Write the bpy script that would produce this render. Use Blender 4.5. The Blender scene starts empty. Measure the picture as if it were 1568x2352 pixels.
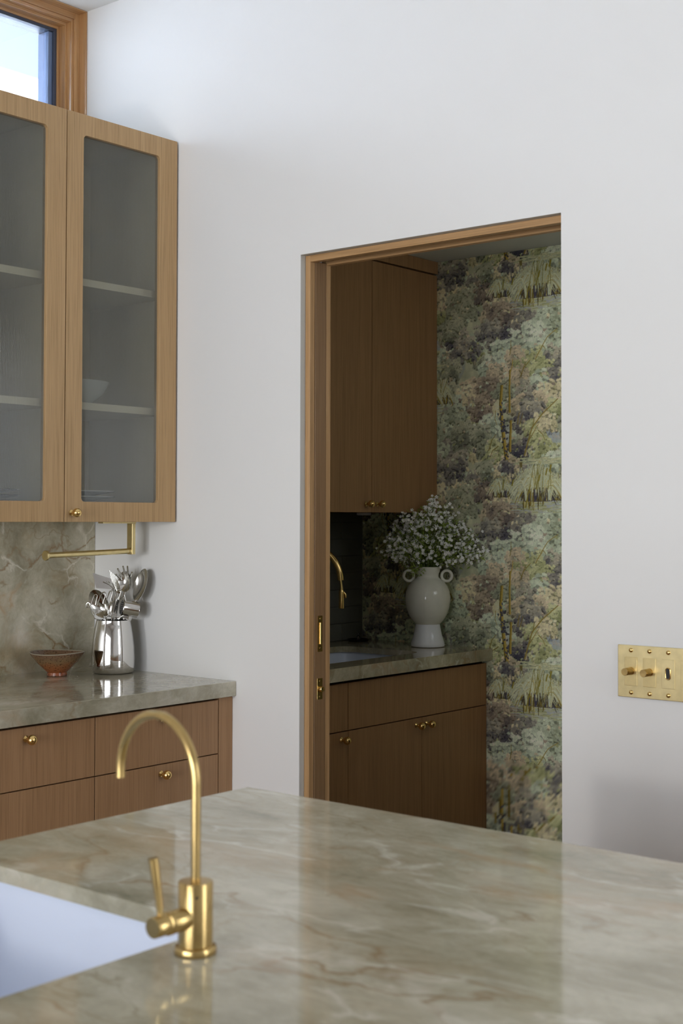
import bpy, bmesh, math, random
import numpy as np
from mathutils import Vector, Matrix, Quaternion
random.seed(7); np.random.seed(7)
sc = bpy.context.scene
PI = math.pi

# ------------------------------------------------------------------ camera
def make_camera():
    yaw, pitch, roll = 0.69135, 0.02604, 0.002374
    F0 = Vector((-math.sin(yaw), math.cos(yaw), 0)); R0 = Vector((math.cos(yaw), math.sin(yaw), 0)); U0 = Vector((0, 0, 1))
    F = F0*math.cos(pitch) + U0*math.sin(pitch); U = -F0*math.sin(pitch) + U0*math.cos(pitch)
    R = R0*math.cos(roll) + U*math.sin(roll); U = -R0*math.sin(roll) + U*math.cos(roll)
    cd = bpy.data.cameras.new('camera'); c = bpy.data.objects.new('camera', cd); sc.collection.objects.link(c)
    m = Matrix((R, U, -F)).transposed().to_4x4(); m.translation = Vector((3.507, -2.941, 1.40)); c.matrix_world = m
    cd.sensor_fit = 'VERTICAL'; cd.sensor_height = 36.0
    cd.lens = 3118.4*36.0/2352; cd.shift_y = -(1176-1110.4)/2352
    cd.clip_start = 0.05; cd.clip_end = 200
    cd.dof.use_dof = True; cd.dof.focus_distance = 4.3; cd.dof.aperture_fstop = 7.0
    sc.camera = c
make_camera()

# ------------------------------------------------------------------ world, sun, window light, exposure
def make_world():
    w = bpy.data.worlds.new('sky'); sc.world = w; w.use_nodes = True
    nt = w.node_tree; bg = nt.nodes['Background']
    tc = nt.nodes.new('ShaderNodeTexCoord'); sep = nt.nodes.new('ShaderNodeSeparateXYZ')
    rp = nt.nodes.new('ShaderNodeValToRGB')
    nt.links.new(tc.outputs['Generated'], sep.inputs[0]); nt.links.new(sep.outputs['Z'], rp.inputs[0])
    e = rp.color_ramp.elements
    e[0].position = 0.0; e[0].color = (0.78, 0.88, 1.0, 1)
    e[1].position = 0.9; e[1].color = (0.30, 0.52, 1.0, 1)
    nt.links.new(rp.outputs[0], bg.inputs[0]); bg.inputs[1].default_value = 1.5
make_world()

def sun(rot, energy):
    d = bpy.data.lights.new('sun', 'SUN'); d.energy = energy; d.angle = 0.01; d.color = (1, 0.96, 0.9)
    o = bpy.data.objects.new('sun', d); o.rotation_euler = rot; o.location = (8, -2, 9); sc.collection.objects.link(o)
sun((0, math.radians(32), 0), 34.0)          # travels towards -X and down: lights the neighbour's white wall only

def area(name, loc, rot, sx, sy, power, color):
    d = bpy.data.lights.new(name, 'AREA'); d.shape = 'RECTANGLE'; d.size = sx; d.size_y = sy
    d.energy = power; d.color = color
    o = bpy.data.objects.new(name, d); o.location = loc; o.rotation_euler = rot; sc.collection.objects.link(o)
    return o
RX_ = 5.6
# daylight coming in through the glazed doors behind the camera
area('daylight_doors', (2.60, -6.62, 1.25), (math.radians(90), 0, 0), 3.6, 2.30, 170, (0.95, 0.965, 1.0))
# small lamp added outside the left leaf to sharpen the island's shadow
area('daylight_small_lamp', (1.50, -6.60, 1.55), (math.radians(90), 0, 0), 0.22, 0.24, 38, (1.0, 0.97, 0.93))
# added fill for the cabinet fronts, set in an added right-hand window
area('fill_side', (RX_+0.12, -0.90, 1.75), (math.radians(90), 0, math.radians(90)), 0.9, 1.7, 30, (0.97, 0.98, 1.0))
# added dim fill for the pantry cabinets, through an added window
area('fill_pantry', (2.36, 0.75, 1.95), (math.radians(90), 0, math.radians(90)), 0.8, 0.6, 1.5, (1.0, 0.98, 0.92))
# sky portal in the clerestory window
d = bpy.data.lights.new('sky_portal', 'AREA'); d.shape = 'RECTANGLE'; d.size = 2.4; d.size_y = 0.55; d.cycles.is_portal = True
o = bpy.data.objects.new('sky_portal', d); o.location = (-0.16, -1.25, 2.83); o.rotation_euler = (0, math.radians(-90), 0)
o.rotation_euler = Vector((1, 0, 0)).to_track_quat('-Z', 'Y').to_euler(); d.size, d.size_y = 2.4, 0.55
sc.collection.objects.link(o)

vs = sc.view_settings; vs.view_transform = 'Standard'; vs.look = 'None'; vs.gamma = 1.0; vs.use_curve_mapping = False; vs.exposure = 0.06
sc.cycles.max_bounces = 10; sc.cycles.transparent_max_bounces = 16; sc.cycles.caustics_refractive = False; sc.cycles.caustics_reflective = False
sc.cycles.use_denoising = True; sc.cycles.sample_clamp_indirect = 6

# ------------------------------------------------------------------ material helpers
def new_mat(name):
    m = bpy.data.materials.new(name); m.use_nodes = True
    nt = m.node_tree; b = nt.nodes['Principled BSDF']; return m, nt, b
def N(nt, t, **kw):
    n = nt.nodes.new(t)
    for k, v in kw.items():
        if k in n.inputs: n.inputs[k].default_value = v
        else: setattr(n, k, v)
    return n
def ramp(nt, fac, stops):
    r = nt.nodes.new('ShaderNodeValToRGB'); e = r.color_ramp.elements
    while len(e) < len(stops): e.new(0.5)
    for el, (p, c) in zip(e, stops): el.position = p; el.color = (c[0], c[1], c[2], 1)
    nt.links.new(fac, r.inputs[0]); return r.outputs[0]
def mixc(nt, fac, a, b, mode='MIX'):
    n = nt.nodes.new('ShaderNodeMix'); n.data_type = 'RGBA'; n.blend_type = mode
    for sock, v in ((n.inputs[0], fac), (n.inputs[6], a), (n.inputs[7], b)):
        if hasattr(v, 'is_output'): nt.links.new(v, sock)
        elif isinstance(v, (int, float)): sock.default_value = v
        else: sock.default_value = (v[0], v[1], v[2], 1)
    return n.outputs[2]
def bump(nt, b, h, strength, dist=0.001):
    n = N(nt, 'ShaderNodeBump', Strength=strength, Distance=dist); nt.links.new(h, n.inputs['Height']); nt.links.new(n.outputs[0], b.inputs['Normal'])
def coords(nt, scale, rand=0.0):
    tc = nt.nodes.new('ShaderNodeTexCoord'); src = tc.outputs['Object']
    if rand:
        oi = nt.nodes.new('ShaderNodeObjectInfo'); mu = N(nt, 'ShaderNodeVectorMath', operation='SCALE')
        cb = nt.nodes.new('ShaderNodeCombineXYZ')
        for i in range(3): nt.links.new(oi.outputs['Random'], cb.inputs[i])
        nt.links.new(cb.outputs[0], mu.inputs[0]); mu.inputs['Scale'].default_value = rand
        ad = N(nt, 'ShaderNodeVectorMath', operation='ADD'); nt.links.new(src, ad.inputs[0]); nt.links.new(mu.outputs[0], ad.inputs[1]); src = ad.outputs[0]
    mp = nt.nodes.new('ShaderNodeMapping'); mp.inputs['Scale'].default_value = scale; nt.links.new(src, mp.inputs[0]); return mp.outputs[0]
def noise(nt, vec, scale, detail=3, rough=0.5, dist=0.0):
    n = N(nt, 'ShaderNodeTexNoise', Scale=scale, Detail=detail, Roughness=rough, Distortion=dist); nt.links.new(vec, n.inputs['Vector']); return n.outputs['Fac']

def plain(name, col, rough=0.5, metal=0.0, spec=0.5, var=0.04, vscale=8, bmp=0.0, bscale=200):
    m, nt, b = new_mat(name); v = coords(nt, (1, 1, 1), 3.0)
    f = noise(nt, v, vscale, 3)
    c = ramp(nt, f, [(0.3, [x*(1-var) for x in col]), (0.7, [min(1, x*(1+var)) for x in col])])
    nt.links.new(c, b.inputs['Base Color']); b.inputs['Roughness'].default_value = rough; b.inputs['Metallic'].default_value = metal
    b.inputs['Specular IOR Level'].default_value = spec
    if bmp: bump(nt, b, noise(nt, v, bscale, 4), bmp)
    return m

def oak(name, c_dark, c_mid, c_light, axis='z', rough=0.42, figure=0.0):
    m, nt, b = new_mat(name)
    fine = {'z': (420, 420, 5), 'x': (5, 420, 420), 'y': (420, 5, 420)}[axis]
    wide = {'z': (26, 26, 0.9), 'x': (0.9, 26, 26), 'y': (26, 0.9, 26)}[axis]
    v1 = coords(nt, fine, 7.0); v2 = coords(nt, wide, 11.0)
    a = noise(nt, v1, 1.0, 3, 0.6); g = noise(nt, v2, 1.0, 4, 0.55, 1.2)
    c = ramp(nt, g, [(0.30, c_dark), (0.5, c_mid), (0.72, c_light)])
    streak = ramp(nt, a, [(0.34, (0.72, 0.70, 0.66)), (0.5, (1, 1, 1)), (0.68, (1.06, 1.06, 1.06))])
    c = mixc(nt, 0.85, c, streak, 'MULTIPLY')
    # cathedral figure
    big = {'z': (7, 7, 0.8), 'x': (0.8, 7, 7), 'y': (7, 0.8, 7)}[axis]
    v3 = coords(nt, big, 5.0)
    w = N(nt, 'ShaderNodeTexWave', wave_type='RINGS', Scale=1.1, Distortion=5.0, Detail=2.0); w.inputs['Detail Scale'].default_value = 1.2
    nt.links.new(v3, w.inputs['Vector'])
    wf = ramp(nt, w.outputs['Fac'], [(0.0, (0.86, 0.84, 0.80)), (0.12, (1, 1, 1)), (1.0, (1, 1, 1))])
    c = mixc(nt, 0.35 + figure, c, wf, 'MULTIPLY')
    nt.links.new(c, b.inputs['Base Color']); b.inputs['Roughness'].default_value = rough; b.inputs['Specular IOR Level'].default_value = 0.35
    bump(nt, b, a, 0.12, 0.0006)
    return m

def quartzite(name, scale=1.0, tint=(1, 1, 1), rough=0.12, veins=1.0, stretch=(1, 1, 1)):
    m, nt, b = new_mat(name)
    v = coords(nt, tuple(scale*k for k in stretch))
    def warp(src, sc_, amt, det=3.0):
        wn = N(nt, 'ShaderNodeTexNoise', Scale=sc_, Detail=det); nt.links.new(src, wn.inputs['Vector'])
        sub = N(nt, 'ShaderNodeVectorMath', operation='SUBTRACT'); nt.links.new(wn.outputs['Color'], sub.inputs[0]); sub.inputs[1].default_value = (0.5, 0.5, 0.5)
        sl = N(nt, 'ShaderNodeVectorMath', operation='SCALE'); nt.links.new(sub.outputs[0], sl.inputs[0]); sl.inputs['Scale'].default_value = amt
        ad = N(nt, 'ShaderNodeVectorMath', operation='ADD'); nt.links.new(src, ad.inputs[0]); nt.links.new(sl.outputs[0], ad.inputs[1]); return ad.outputs[0]
    wv = warp(v, 3.0, 0.22, 5.0); w2 = warp(warp(wv, 5.0, 0.16, 4.0), 16.0, 0.06, 4.0)
    T = lambda c: [min(1, c[i]*tint[i]) for i in range(3)]
    base = ramp(nt, noise(nt, wv, 4.5, 9, 0.66), [(0.33, T((0.23, 0.215, 0.155))), (0.45, T((0.34, 0.32, 0.25))), (0.55, T((0.42, 0.40, 0.33))), (0.68, T((0.52, 0.505, 0.44)))])
    fine = ramp(nt, noise(nt, w2, 55, 7, 0.72), [(0.3, (0.84, 0.84, 0.83)), (0.62, (1.05, 1.05, 1.05))])
    c = mixc(nt, 0.8, base, fine, 'MULTIPLY')
    def fac(src, amt):
        m2 = N(nt, 'ShaderNodeMath', operation='MULTIPLY'); nt.links.new(src, m2.inputs[0]); m2.inputs[1].default_value = amt; return m2.outputs[0]
    def shifted(src, off):
        mp = N(nt, 'ShaderNodeMapping'); mp.inputs['Location'].default_value = off; nt.links.new(src, mp.inputs[0]); return mp.outputs[0]
    c = mixc(nt, fac(ramp(nt, noise(nt, shifted(wv, (3, 8, 1)), 2.6, 6, 0.68), [(0.52, (0, 0, 0)), (0.70, (1, 1, 1))]), 0.38*veins), c, T((0.40, 0.285, 0.175)))
    def vein(sc_, width, col, amt, mask_scale, off):
        nonlocal c
        sv = shifted(w2, off)
        vo = N(nt, 'ShaderNodeTexVoronoi', feature='DISTANCE_TO_EDGE', Scale=sc_); nt.links.new(sv, vo.inputs['Vector'])
        r1 = ramp(nt, vo.outputs['Distance'], [(0.0, (1, 1, 1)), (width*0.35, (0.5, 0.5, 0.5)), (width, (0, 0, 0))])
        r2 = ramp(nt, noise(nt, sv, mask_scale, 5, 0.6), [(0.50, (0, 0, 0)), (0.59, (1, 1, 1))])
        c = mixc(nt, fac(mixc(nt, 1.0, r1, r2, 'MULTIPLY'), min(1, amt*0.95*veins)), c, col)
    vein(3.4, 0.035, T((0.23, 0.155, 0.08)), 0.75, 3.2, (1.3, 4.1, 0.2))
    vein(6.0, 0.030, T((0.24, 0.205, 0.13)), 0.60, 4.0, (7.3, 2.1, 3.2))
    vein(4.4, 0.050, T((0.66, 0.65, 0.61)), 0.60, 4.6, (3.3, 9.1, 5.2))
    vein(2.2, 0.060, T((0.38, 0.27, 0.17)), 0.60, 2.4, (5.3, 6.1, 1.2))
    nt.links.new(c, b.inputs['Base Color']); b.inputs['Roughness'].default_value = rough; b.inputs['IOR'].default_value = 1.6; b.inputs['Specular IOR Level'].default_value = 0.6
    return m

def brass(name, col=(0.72, 0.50, 0.20), rough=0.25):
    m, nt, b = new_mat(name); v = coords(nt, (1, 1, 1), 2.0)
    c = ramp(nt, noise(nt, v, 40, 3), [(0.3, [x*0.9 for x in col]), (0.7, [min(1, x*1.06) for x in col])])
    nt.links.new(c, b.inputs['Base Color']); b.inputs['Metallic'].default_value = 1; b.inputs['Roughness'].default_value = rough; return m

def arch_glass(name, ior=1.45, tint=(1, 1, 1)):
    m, nt, b = new_mat(name); nt.nodes.remove(b); out = nt.nodes['Material Output']
    fr = N(nt, 'ShaderNodeFresnel', IOR=ior); tr = nt.nodes.new('ShaderNodeBsdfTransparent'); tr.inputs[0].default_value = (*tint, 1)
    gl = nt.nodes.new('ShaderNodeBsdfGlossy'); gl.inputs['Roughness'].default_value = 0.0
    mx = nt.nodes.new('ShaderNodeMixShader'); nt.links.new(fr.outputs[0], mx.inputs[0]); nt.links.new(tr.outputs[0], mx.inputs[1]); nt.links.new(gl.outputs[0], mx.inputs[2]); nt.links.new(mx.outputs[0], out.inputs[0])
    return m

def reeded(name):
    m, nt, b = new_mat(name); nt.nodes.remove(b); out = nt.nodes['Material Output']
    tr = nt.nodes.new('ShaderNodeBsdfTransparent'); tr.inputs[0].default_value = (0.93, 0.95, 0.90, 1)
    rf = nt.nodes.new('ShaderNodeBsdfRefraction'); rf.inputs['IOR'].default_value = 1.18; rf.inputs['Roughness'].default_value = 0.04; rf.inputs[0].default_value = (0.85, 0.88, 0.85, 1)
    df = nt.nodes.new('ShaderNodeBsdfTranslucent'); df.inputs[0].default_value = (0.6, 0.62, 0.58, 1)
    dd = nt.nodes.new('ShaderNodeBsdfDiffuse'); dd.inputs[0].default_value = (0.56, 0.61, 0.60, 1)
    gl = nt.nodes.new('ShaderNodeBsdfGlossy'); gl.inputs['Roughness'].default_value = 0.14
    fr = N(nt, 'ShaderNodeFresnel', IOR=1.5)
    def mix(f, a, c):
        mx = nt.nodes.new('ShaderNodeMixShader')
        if isinstance(f, float): mx.inputs[0].default_value = f
        else: nt.links.new(f, mx.inputs[0])
        nt.links.new(a.outputs[0], mx.inputs[1]); nt.links.new(c.outputs[0], mx.inputs[2]); return mx
    body = mix(0.12, tr, rf); haze = mix(0.6, df, dd); body = mix(0.27, body, haze)
    mx = mix(fr.outputs[0], body, gl); nt.links.new(mx.outputs[0], out.inputs[0]); return m

M = {}
M['wall'] = plain('wall_paint', (0.80, 0.80, 0.79), 0.7, spec=0.3, var=0.008, vscale=2, bmp=0.06, bscale=60)
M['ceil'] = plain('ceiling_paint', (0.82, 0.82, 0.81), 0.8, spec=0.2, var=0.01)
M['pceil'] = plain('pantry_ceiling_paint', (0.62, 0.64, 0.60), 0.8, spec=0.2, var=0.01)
M['sage'] = plain('sage_paint', (0.30, 0.33, 0.27), 0.8, spec=0.2)
M['reveal'] = plain('shaded_reveal_paint', (0.55, 0.55, 0.52), 0.7, spec=0.3, var=0.01)  # wall white darkened: the reveal's shade is put into the colour
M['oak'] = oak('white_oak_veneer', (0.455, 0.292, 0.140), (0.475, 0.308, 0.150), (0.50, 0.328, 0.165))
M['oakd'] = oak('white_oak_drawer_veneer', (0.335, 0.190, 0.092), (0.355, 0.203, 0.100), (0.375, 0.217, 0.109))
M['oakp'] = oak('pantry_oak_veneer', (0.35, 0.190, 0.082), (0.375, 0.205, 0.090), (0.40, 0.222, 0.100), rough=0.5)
M['oakj'] = oak('oak_jamb', (0.43, 0.252, 0.112), (0.48, 0.288, 0.133), (0.53, 0.325, 0.16))
M['oakdoor'] = oak('oak_door_edge', (0.24, 0.138, 0.065), (0.265, 0.155, 0.075), (0.29, 0.172, 0.085))
M['oakh'] = oak('oak_head', (0.43, 0.252, 0.112), (0.48, 0.288, 0.133), (0.53, 0.325, 0.16), axis='x')
M['oakin'] = plain('cabinet_interior', (0.76, 0.67, 0.50), 0.6, var=0.05)
M['shelf'] = plain('maple_shelf', (0.88, 0.78, 0.58), 0.5, var=0.03)
M['fir'] = oak('varnished_fir', (0.36, 0.18, 0.070), (0.47, 0.255, 0.105), (0.57, 0.34, 0.155), rough=0.10)
M['firh'] = oak('varnished_fir_head', (0.36, 0.18, 0.070), (0.47, 0.255, 0.105), (0.57, 0.34, 0.155), axis='y', rough=0.10)
for k_ in ('fir', 'firh'):
    b_ = M[k_].node_tree.nodes['Principled BSDF']; b_.inputs['Coat Weight'].default_value = 1.0; b_.inputs['Coat Roughness'].default_value = 0.22; b_.inputs['Coat IOR'].default_value = 1.7
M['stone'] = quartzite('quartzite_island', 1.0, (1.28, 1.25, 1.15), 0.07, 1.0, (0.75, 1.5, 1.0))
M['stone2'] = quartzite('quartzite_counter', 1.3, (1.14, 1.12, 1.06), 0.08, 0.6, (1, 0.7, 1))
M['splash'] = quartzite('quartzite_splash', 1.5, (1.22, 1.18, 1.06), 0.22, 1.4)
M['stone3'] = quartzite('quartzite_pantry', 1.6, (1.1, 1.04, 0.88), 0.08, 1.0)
M['brass'] = brass('polished_brass', (0.80, 0.56, 0.22), 0.16)
M['sbrass'] = brass('satin_brass', (0.54, 0.385, 0.16), 0.26)
M['pbrass'] = brass('brushed_brass_plate', (0.78, 0.66, 0.36), 0.33)
M['lbrass'] = brass('soft_brass', (0.80, 0.66, 0.34), 0.28)
M['steel'] = plain('polished_steel', (0.78, 0.77, 0.75), 0.06, 1.0, var=0.02)
M['dsteel'] = plain('utensil_steel', (0.66, 0.65, 0.62), 0.14, 1.0, var=0.03)
M['black'] = plain('black_rubber', (0.012, 0.012, 0.012), 0.5)
M['dgap'] = plain('dark_recess', (0.03, 0.022, 0.014), 0.9, spec=0.1)
M['gasket'] = plain('dark_gasket', (0.05, 0.06, 0.09), 0.4)
M['alu'] = plain('sash_edge_metal', (0.16, 0.22, 0.36), 0.35, 0.3)
M['sinkw'] = plain('fireclay_sky_tint', (0.74, 0.80, 0.93), 0.12, var=0.01)  # white fireclay with the sky's blue light mixed into the colour
M['vase'] = plain('cream_glaze', (0.82, 0.81, 0.70), 0.10, var=0.05, vscale=20, bmp=0.05, bscale=30)
M['vasefoot'] = plain('white_glaze', (0.90, 0.92, 0.94), 0.08, var=0.02)
M['tile'] = plain('grey_green_tile', (0.15, 0.15, 0.12), 0.35, var=0.06, vscale=10)
M['grout'] = plain('grout', (0.12, 0.12, 0.10), 0.9)
M['petal'] = plain('white_petal', (0.97, 0.97, 0.92), 0.6, var=0.03)
M['leaf'] = plain('green_leaf', (0.22, 0.30, 0.035), 0.5, var=0.35, vscale=30)
M['stem'] = plain('green_stem', (0.12, 0.18, 0.04), 0.6, var=0.2)
M['plastic'] = plain('white_plastic', (0.75, 0.77, 0.8), 0.4)
M['dish'] = plain('black_glaze', (0.008, 0.008, 0.008), 0.25)
M['china'] = plain('white_china', (0.75, 0.75, 0.72), 0.2, var=0.01)
M['darkdish'] = plain('dark_stoneware', (0.05, 0.055, 0.065), 0.3)
M['stucco'] = plain('stucco_sky_tint', (0.66, 0.76, 0.90), 0.9, var=0.03)  # white stucco tinted blue so its bounce carries a sky cast
M['floor'] = oak('oak_floor', (0.22, 0.14, 0.075), (0.28, 0.18, 0.10), (0.34, 0.23, 0.13), axis='x', rough=0.4)
M['glass'] = arch_glass('window_glass')
M['reed'] = reeded('reeded_glass')
M['crystal'] = arch_glass('crystal_glass', 1.8)

def bowl_mat():
    m, nt, b = new_mat('stoneware_glaze')
    tc = nt.nodes.new('ShaderNodeTexCoord'); sp = nt.nodes.new('ShaderNodeSeparateXYZ'); nt.links.new(tc.outputs['Object'], sp.inputs[0])
    nz = noise(nt, tc.outputs['Object'], 35, 4)
    a = N(nt, 'ShaderNodeMath', operation='MULTIPLY_ADD'); nt.links.new(nz, a.inputs[0]); a.inputs[1].default_value = 0.03; nt.links.new(sp.outputs['Z'], a.inputs[2])
    c = ramp(nt, a.outputs[0], [(0.012, (0.10, 0.05, 0.03)), (0.024, (0.30, 0.085, 0.028)), (0.045, (0.30, 0.11, 0.038)), (0.064, (0.23, 0.14, 0.065)), (0.084, (0.17, 0.10, 0.06))])
    sp2 = ramp(nt, noise(nt, tc.outputs['Object'], 190, 3), [(0.36, (0.25, 0.2, 0.2)), (0.44, (1, 1, 1))])
    c = mixc(nt, 0.8, c, sp2, 'MULTIPLY')
    nt.links.new(c, b.inputs['Base Color']); b.inputs['Roughness'].default_value = 0.22; return m
M['bowl'] = bowl_mat()

def paper_mat():
    m, nt, b = new_mat('wallpaper_print')
    at = N(nt, 'ShaderNodeAttribute', attribute_name='print'); nt.links.new(at.outputs['Color'], b.inputs['Base Color'])
    b.inputs['Roughness'].default_value = 0.85; b.inputs['Specular IOR Level'].default_value = 0.15; return m
M['paper'] = paper_mat()

# ------------------------------------------------------------------ geometry helpers
class MB:
    def __init__(s): s.v = []; s.f = []
    def add(s, vs, fs):
        o = len(s.v); s.v += [tuple(v) for v in vs]; s.f += [tuple(i+o for i in f) for f in fs]; return s
    def box(s, x0, x1, y0, y1, z0, z1):
        return s.add([(x0,y0,z0),(x1,y0,z0),(x1,y1,z0),(x0,y1,z0),(x0,y0,z1),(x1,y0,z1),(x1,y1,z1),(x0,y1,z1)],
                     [(3,2,1,0),(4,5,6,7),(0,1,5,4),(1,2,6,5),(2,3,7,6),(3,0,4,7)])
    def lathe(s, prof, n=32, mat=None, cap0=True, cap1=True):
        vs = []; fs = []
        for r, z in prof:
            for k in range(n):
                a = 2*PI*k/n; vs.append(Vector((r*math.cos(a), r*math.sin(a), z)))
        if mat: vs = [mat @ v for v in vs]
        for i in range(len(prof)-1):
            for k in range(n):
                k2 = (k+1) % n; fs.append((i*n+k, i*n+k2, (i+1)*n+k2, (i+1)*n+k))
        if cap0: fs.append(tuple(reversed(range(n))))
        if cap1: fs.append(tuple(range((len(prof)-1)*n, len(prof)*n)))
        return s.add(vs, fs)
    def tube(s, pts, r, n=10, closed=False, flat=None):
        pts = [Vector(p) for p in pts]; m = len(pts); rs = r if isinstance(r, (list, tuple)) else [r]*m
        tg = []
        for i in range(m):
            a = pts[(i-1) % m] if (closed or i > 0) else pts[0]; b = pts[(i+1) % m] if (closed or i < m-1) else pts[-1]
            tg.append((b-a).normalized())
        up = Vector((0, 0, 1)) if abs(tg[0].z) < 0.9 else Vector((1, 0, 0))
        nrm = tg[0].cross(up).normalized(); vs = []; fs = []
        for i in range(m):
            if i: nrm = (nrm - tg[i]*nrm.dot(tg[i])).normalized()
            bn = tg[i].cross(nrm)
            for k in range(n):
                a = 2*PI*k/n; q = flat or (1, 1)
                vs.append(pts[i] + nrm*(math.cos(a)*rs[i]*q[0]) + bn*(math.sin(a)*rs[i]*q[1]))
        for i in range(m if closed else m-1):
            j = (i+1) % m
            for k in range(n): k2 = (k+1) % n; fs.append((i*n+k, i*n+k2, j*n+k2, j*n+k))
        if not closed: fs += [tuple(reversed(range(n))), tuple(range((m-1)*n, m*n))]
        return s.add(vs, fs)
    def ring(s, outer, hole, rad, lo, hi, mp, seg=6):
        """plate with a rounded rectangular hole; outer/hole = (u0,u1,w0,w1); mp(u,w,h)->xyz"""
        u0,u1,w0,w1 = outer; a0,a1,b0,b1 = hole
        O = [(u0,w0),(u1,w0),(u1,w1),(u0,w1)]
        cs = [(a0+rad,b0+rad,PI),(a1-rad,b0+rad,1.5*PI),(a1-rad,b1-rad,0),(a0+rad,b1-rad,0.5*PI)]
        arcs = [[(cx+rad*math.cos(st+0.5*PI*i/seg), cy+rad*math.sin(st+0.5*PI*i/seg)) for i in range(seg+1)] for cx,cy,st in cs]
        vs = []; 
        for h in (lo, hi):
            vs += [mp(u,w,h) for u,w in O]
            for a in arcs: vs += [mp(u,w,h) for u,w in a]
        K = 4+4*(seg+1); A = lambda k,i: 4+(k%4)*(seg+1)+i
        fs = []
        for base, fl in ((0, True), (K, False)):
            for k in range(4):
                for i in range(seg): f = (k, A(k,i+1), A(k,i)); fs.append(tuple(base+x for x in (f if not fl else f[::-1])))
                f = (k, (k+1)%4, A(k+1,0), A(k,seg)); fs.append(tuple(base+x for x in (f if not fl else f[::-1])))
        for k in range(4): fs.append((k, (k+1)%4, K+(k+1)%4, K+k))
        L = [A(k,i) for k in range(4) for i in range(seg+1)]
        for i in range(len(L)): a, b = L[i], L[(i+1)%len(L)]; fs.append((b, a, K+a, K+b))
        return s.add(vs, fs)
    def build(s, name, mat, parent=None, bevel=0, smooth=False, seg=2, origin=None, auto=None):
        me = bpy.data.meshes.new(name); off = Vector(origin) if origin is not None else (root_loc(parent) if parent else Vector((0,0,0)))
        me.from_pydata([(Vector(v)-off) for v in s.v], [], s.f)
        bm = bmesh.new(); bm.from_mesh(me); bmesh.ops.recalc_face_normals(bm, faces=bm.faces)
        if bevel:
            es = [e for e in bm.edges if len(e.link_faces) == 2 and e.calc_face_angle(0) > 0.6]
            bmesh.ops.bevel(bm, geom=es, offset=bevel, segments=seg, affect='EDGES', profile=0.5, clamp_overlap=True)
        bm.to_mesh(me); bm.free()
        if smooth:
            me.polygons.foreach_set('use_smooth', [True]*len(me.polygons))
            me.set_sharp_from_angle(angle=math.radians(auto or 40))
        me.materials.append(mat)
        o = bpy.data.objects.new(name, me); sc.collection.objects.link(o)
        if parent: o.parent = parent
        if origin is not None and not parent: o.location = off
        return o
def root_loc(o):
    v = Vector((0,0,0))
    while o is not None: v += o.location; o = o.parent
    return v
def thing(name, label, cat, loc, group=None, kind=None):
    o = bpy.data.objects.new(name, None); sc.collection.objects.link(o); o.location = loc; o.empty_display_size = 0.05
    if label: o['label'] = label
    if cat: o['category'] = cat
    if group: o['group'] = group
    if kind: o['kind'] = kind
    return o
def tag(o, label=None, cat=None, group=None, kind=None):
    if label: o['label'] = label
    if cat: o['category'] = cat
    if group: o['group'] = group
    if kind: o['kind'] = kind
    return o
def inst(src, parent, world):
    """another object sharing src's mesh, its origin at a world position"""
    o = src.copy(); sc.collection.objects.link(o); o.parent = parent; o.location = Vector(world) - root_loc(parent); return o
def struct(name, mb, mat, label, parent=None, **k):
    o = mb.build(name, mat, parent, **k)
    if not parent: tag(o, label, 'room', kind='structure')
    return o

# ------------------------------------------------------------------ the room shell
CE = 3.105; RX = 5.6; RY = -6.5; WT = 0.135
OX0, OX1, OZ = 0.917, 1.781, 2.165           # doorway opening in the back wall
b = MB(); b.box(-0.25, OX0, 0, WT, 0, CE); b.box(OX1, RX, 0, WT, 0, CE); b.box(OX0, OX1, 0, WT, OZ, CE)
struct('wall_back', b, M['wall'], 'white plaster wall with the doorway to the pantry')
# left wall: clerestory opening runs up to the ceiling and to the back wall
WZ0 = 2.50; WY0 = -2.6
b = MB(); b.box(-0.25, 0, RY, 0, 0, WZ0); b.box(-0.25, 0, RY, WY0, WZ0, CE)
struct('wall_left', b, M['wall'], 'white plaster wall under the clerestory window')
b = MB(); b.box(RX, RX+0.2, RY, -1.35, 0, CE); b.box(RX, RX+0.2, -0.45, WT, 0, CE); b.box(RX, RX+0.2, -1.35, -0.45, 0, 0.9); b.box(RX, RX+0.2, -1.35, -0.45, 2.6, CE)
struct('wall_right', b, M['wall'], 'plain white plaster wall out of view to the right')
b = MB(); b.box(-0.25, 0.7, RY-0.2, RY, 0, CE); b.box(4.5, RX+0.2, RY-0.2, RY, 0, CE); b.box(0.7, 4.5, RY-0.2, RY, 2.5, CE); b.box(0.7, 4.5, RY-0.2, RY, -0.1, 0.0)
struct('wall_front', b, M['wall'], 'white plaster wall around the glazed doors behind the camera')
b = MB(); b.box(-0.25, RX+0.2, RY-0.2, WT, CE, CE+0.3)
struct('ceiling', b, M['ceil'], 'flat white ceiling of the kitchen')
rf = MB().box(-0.25, RX+1.8, RY-0.2, 4.2, CE+0.32, CE+0.5).build('sun_blocker', M['ceil']); tag(rf, 'unseen slab added to keep the sun out of the side windows', 'sun_blocker', kind='structure')  # out of view, added only to stop sun entering the added windows
# floor of planks
fl = MB().box(-0.25, RX+0.2, RY-0.2, 1.52, -0.14, -0.02).build('floor', M['dgap']); tag(fl, 'oak plank floor', 'room', kind='structure')
ms = []
for i in range(45):
    y0 = RY + 0.005 + i*0.178
    if y0 > 1.35: break
    x = -0.2 - random.random()*1.5
    while x < RX:
        L = 2.1; xa, xb = max(x, 0.0), min(x+L, RX)
        if xb - xa > 0.1: MB().box(xa, xb-0.002, y0, y0+0.176, -0.02, 0.0).build('floor_plank', M['floor'], fl)
        x += L
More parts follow.
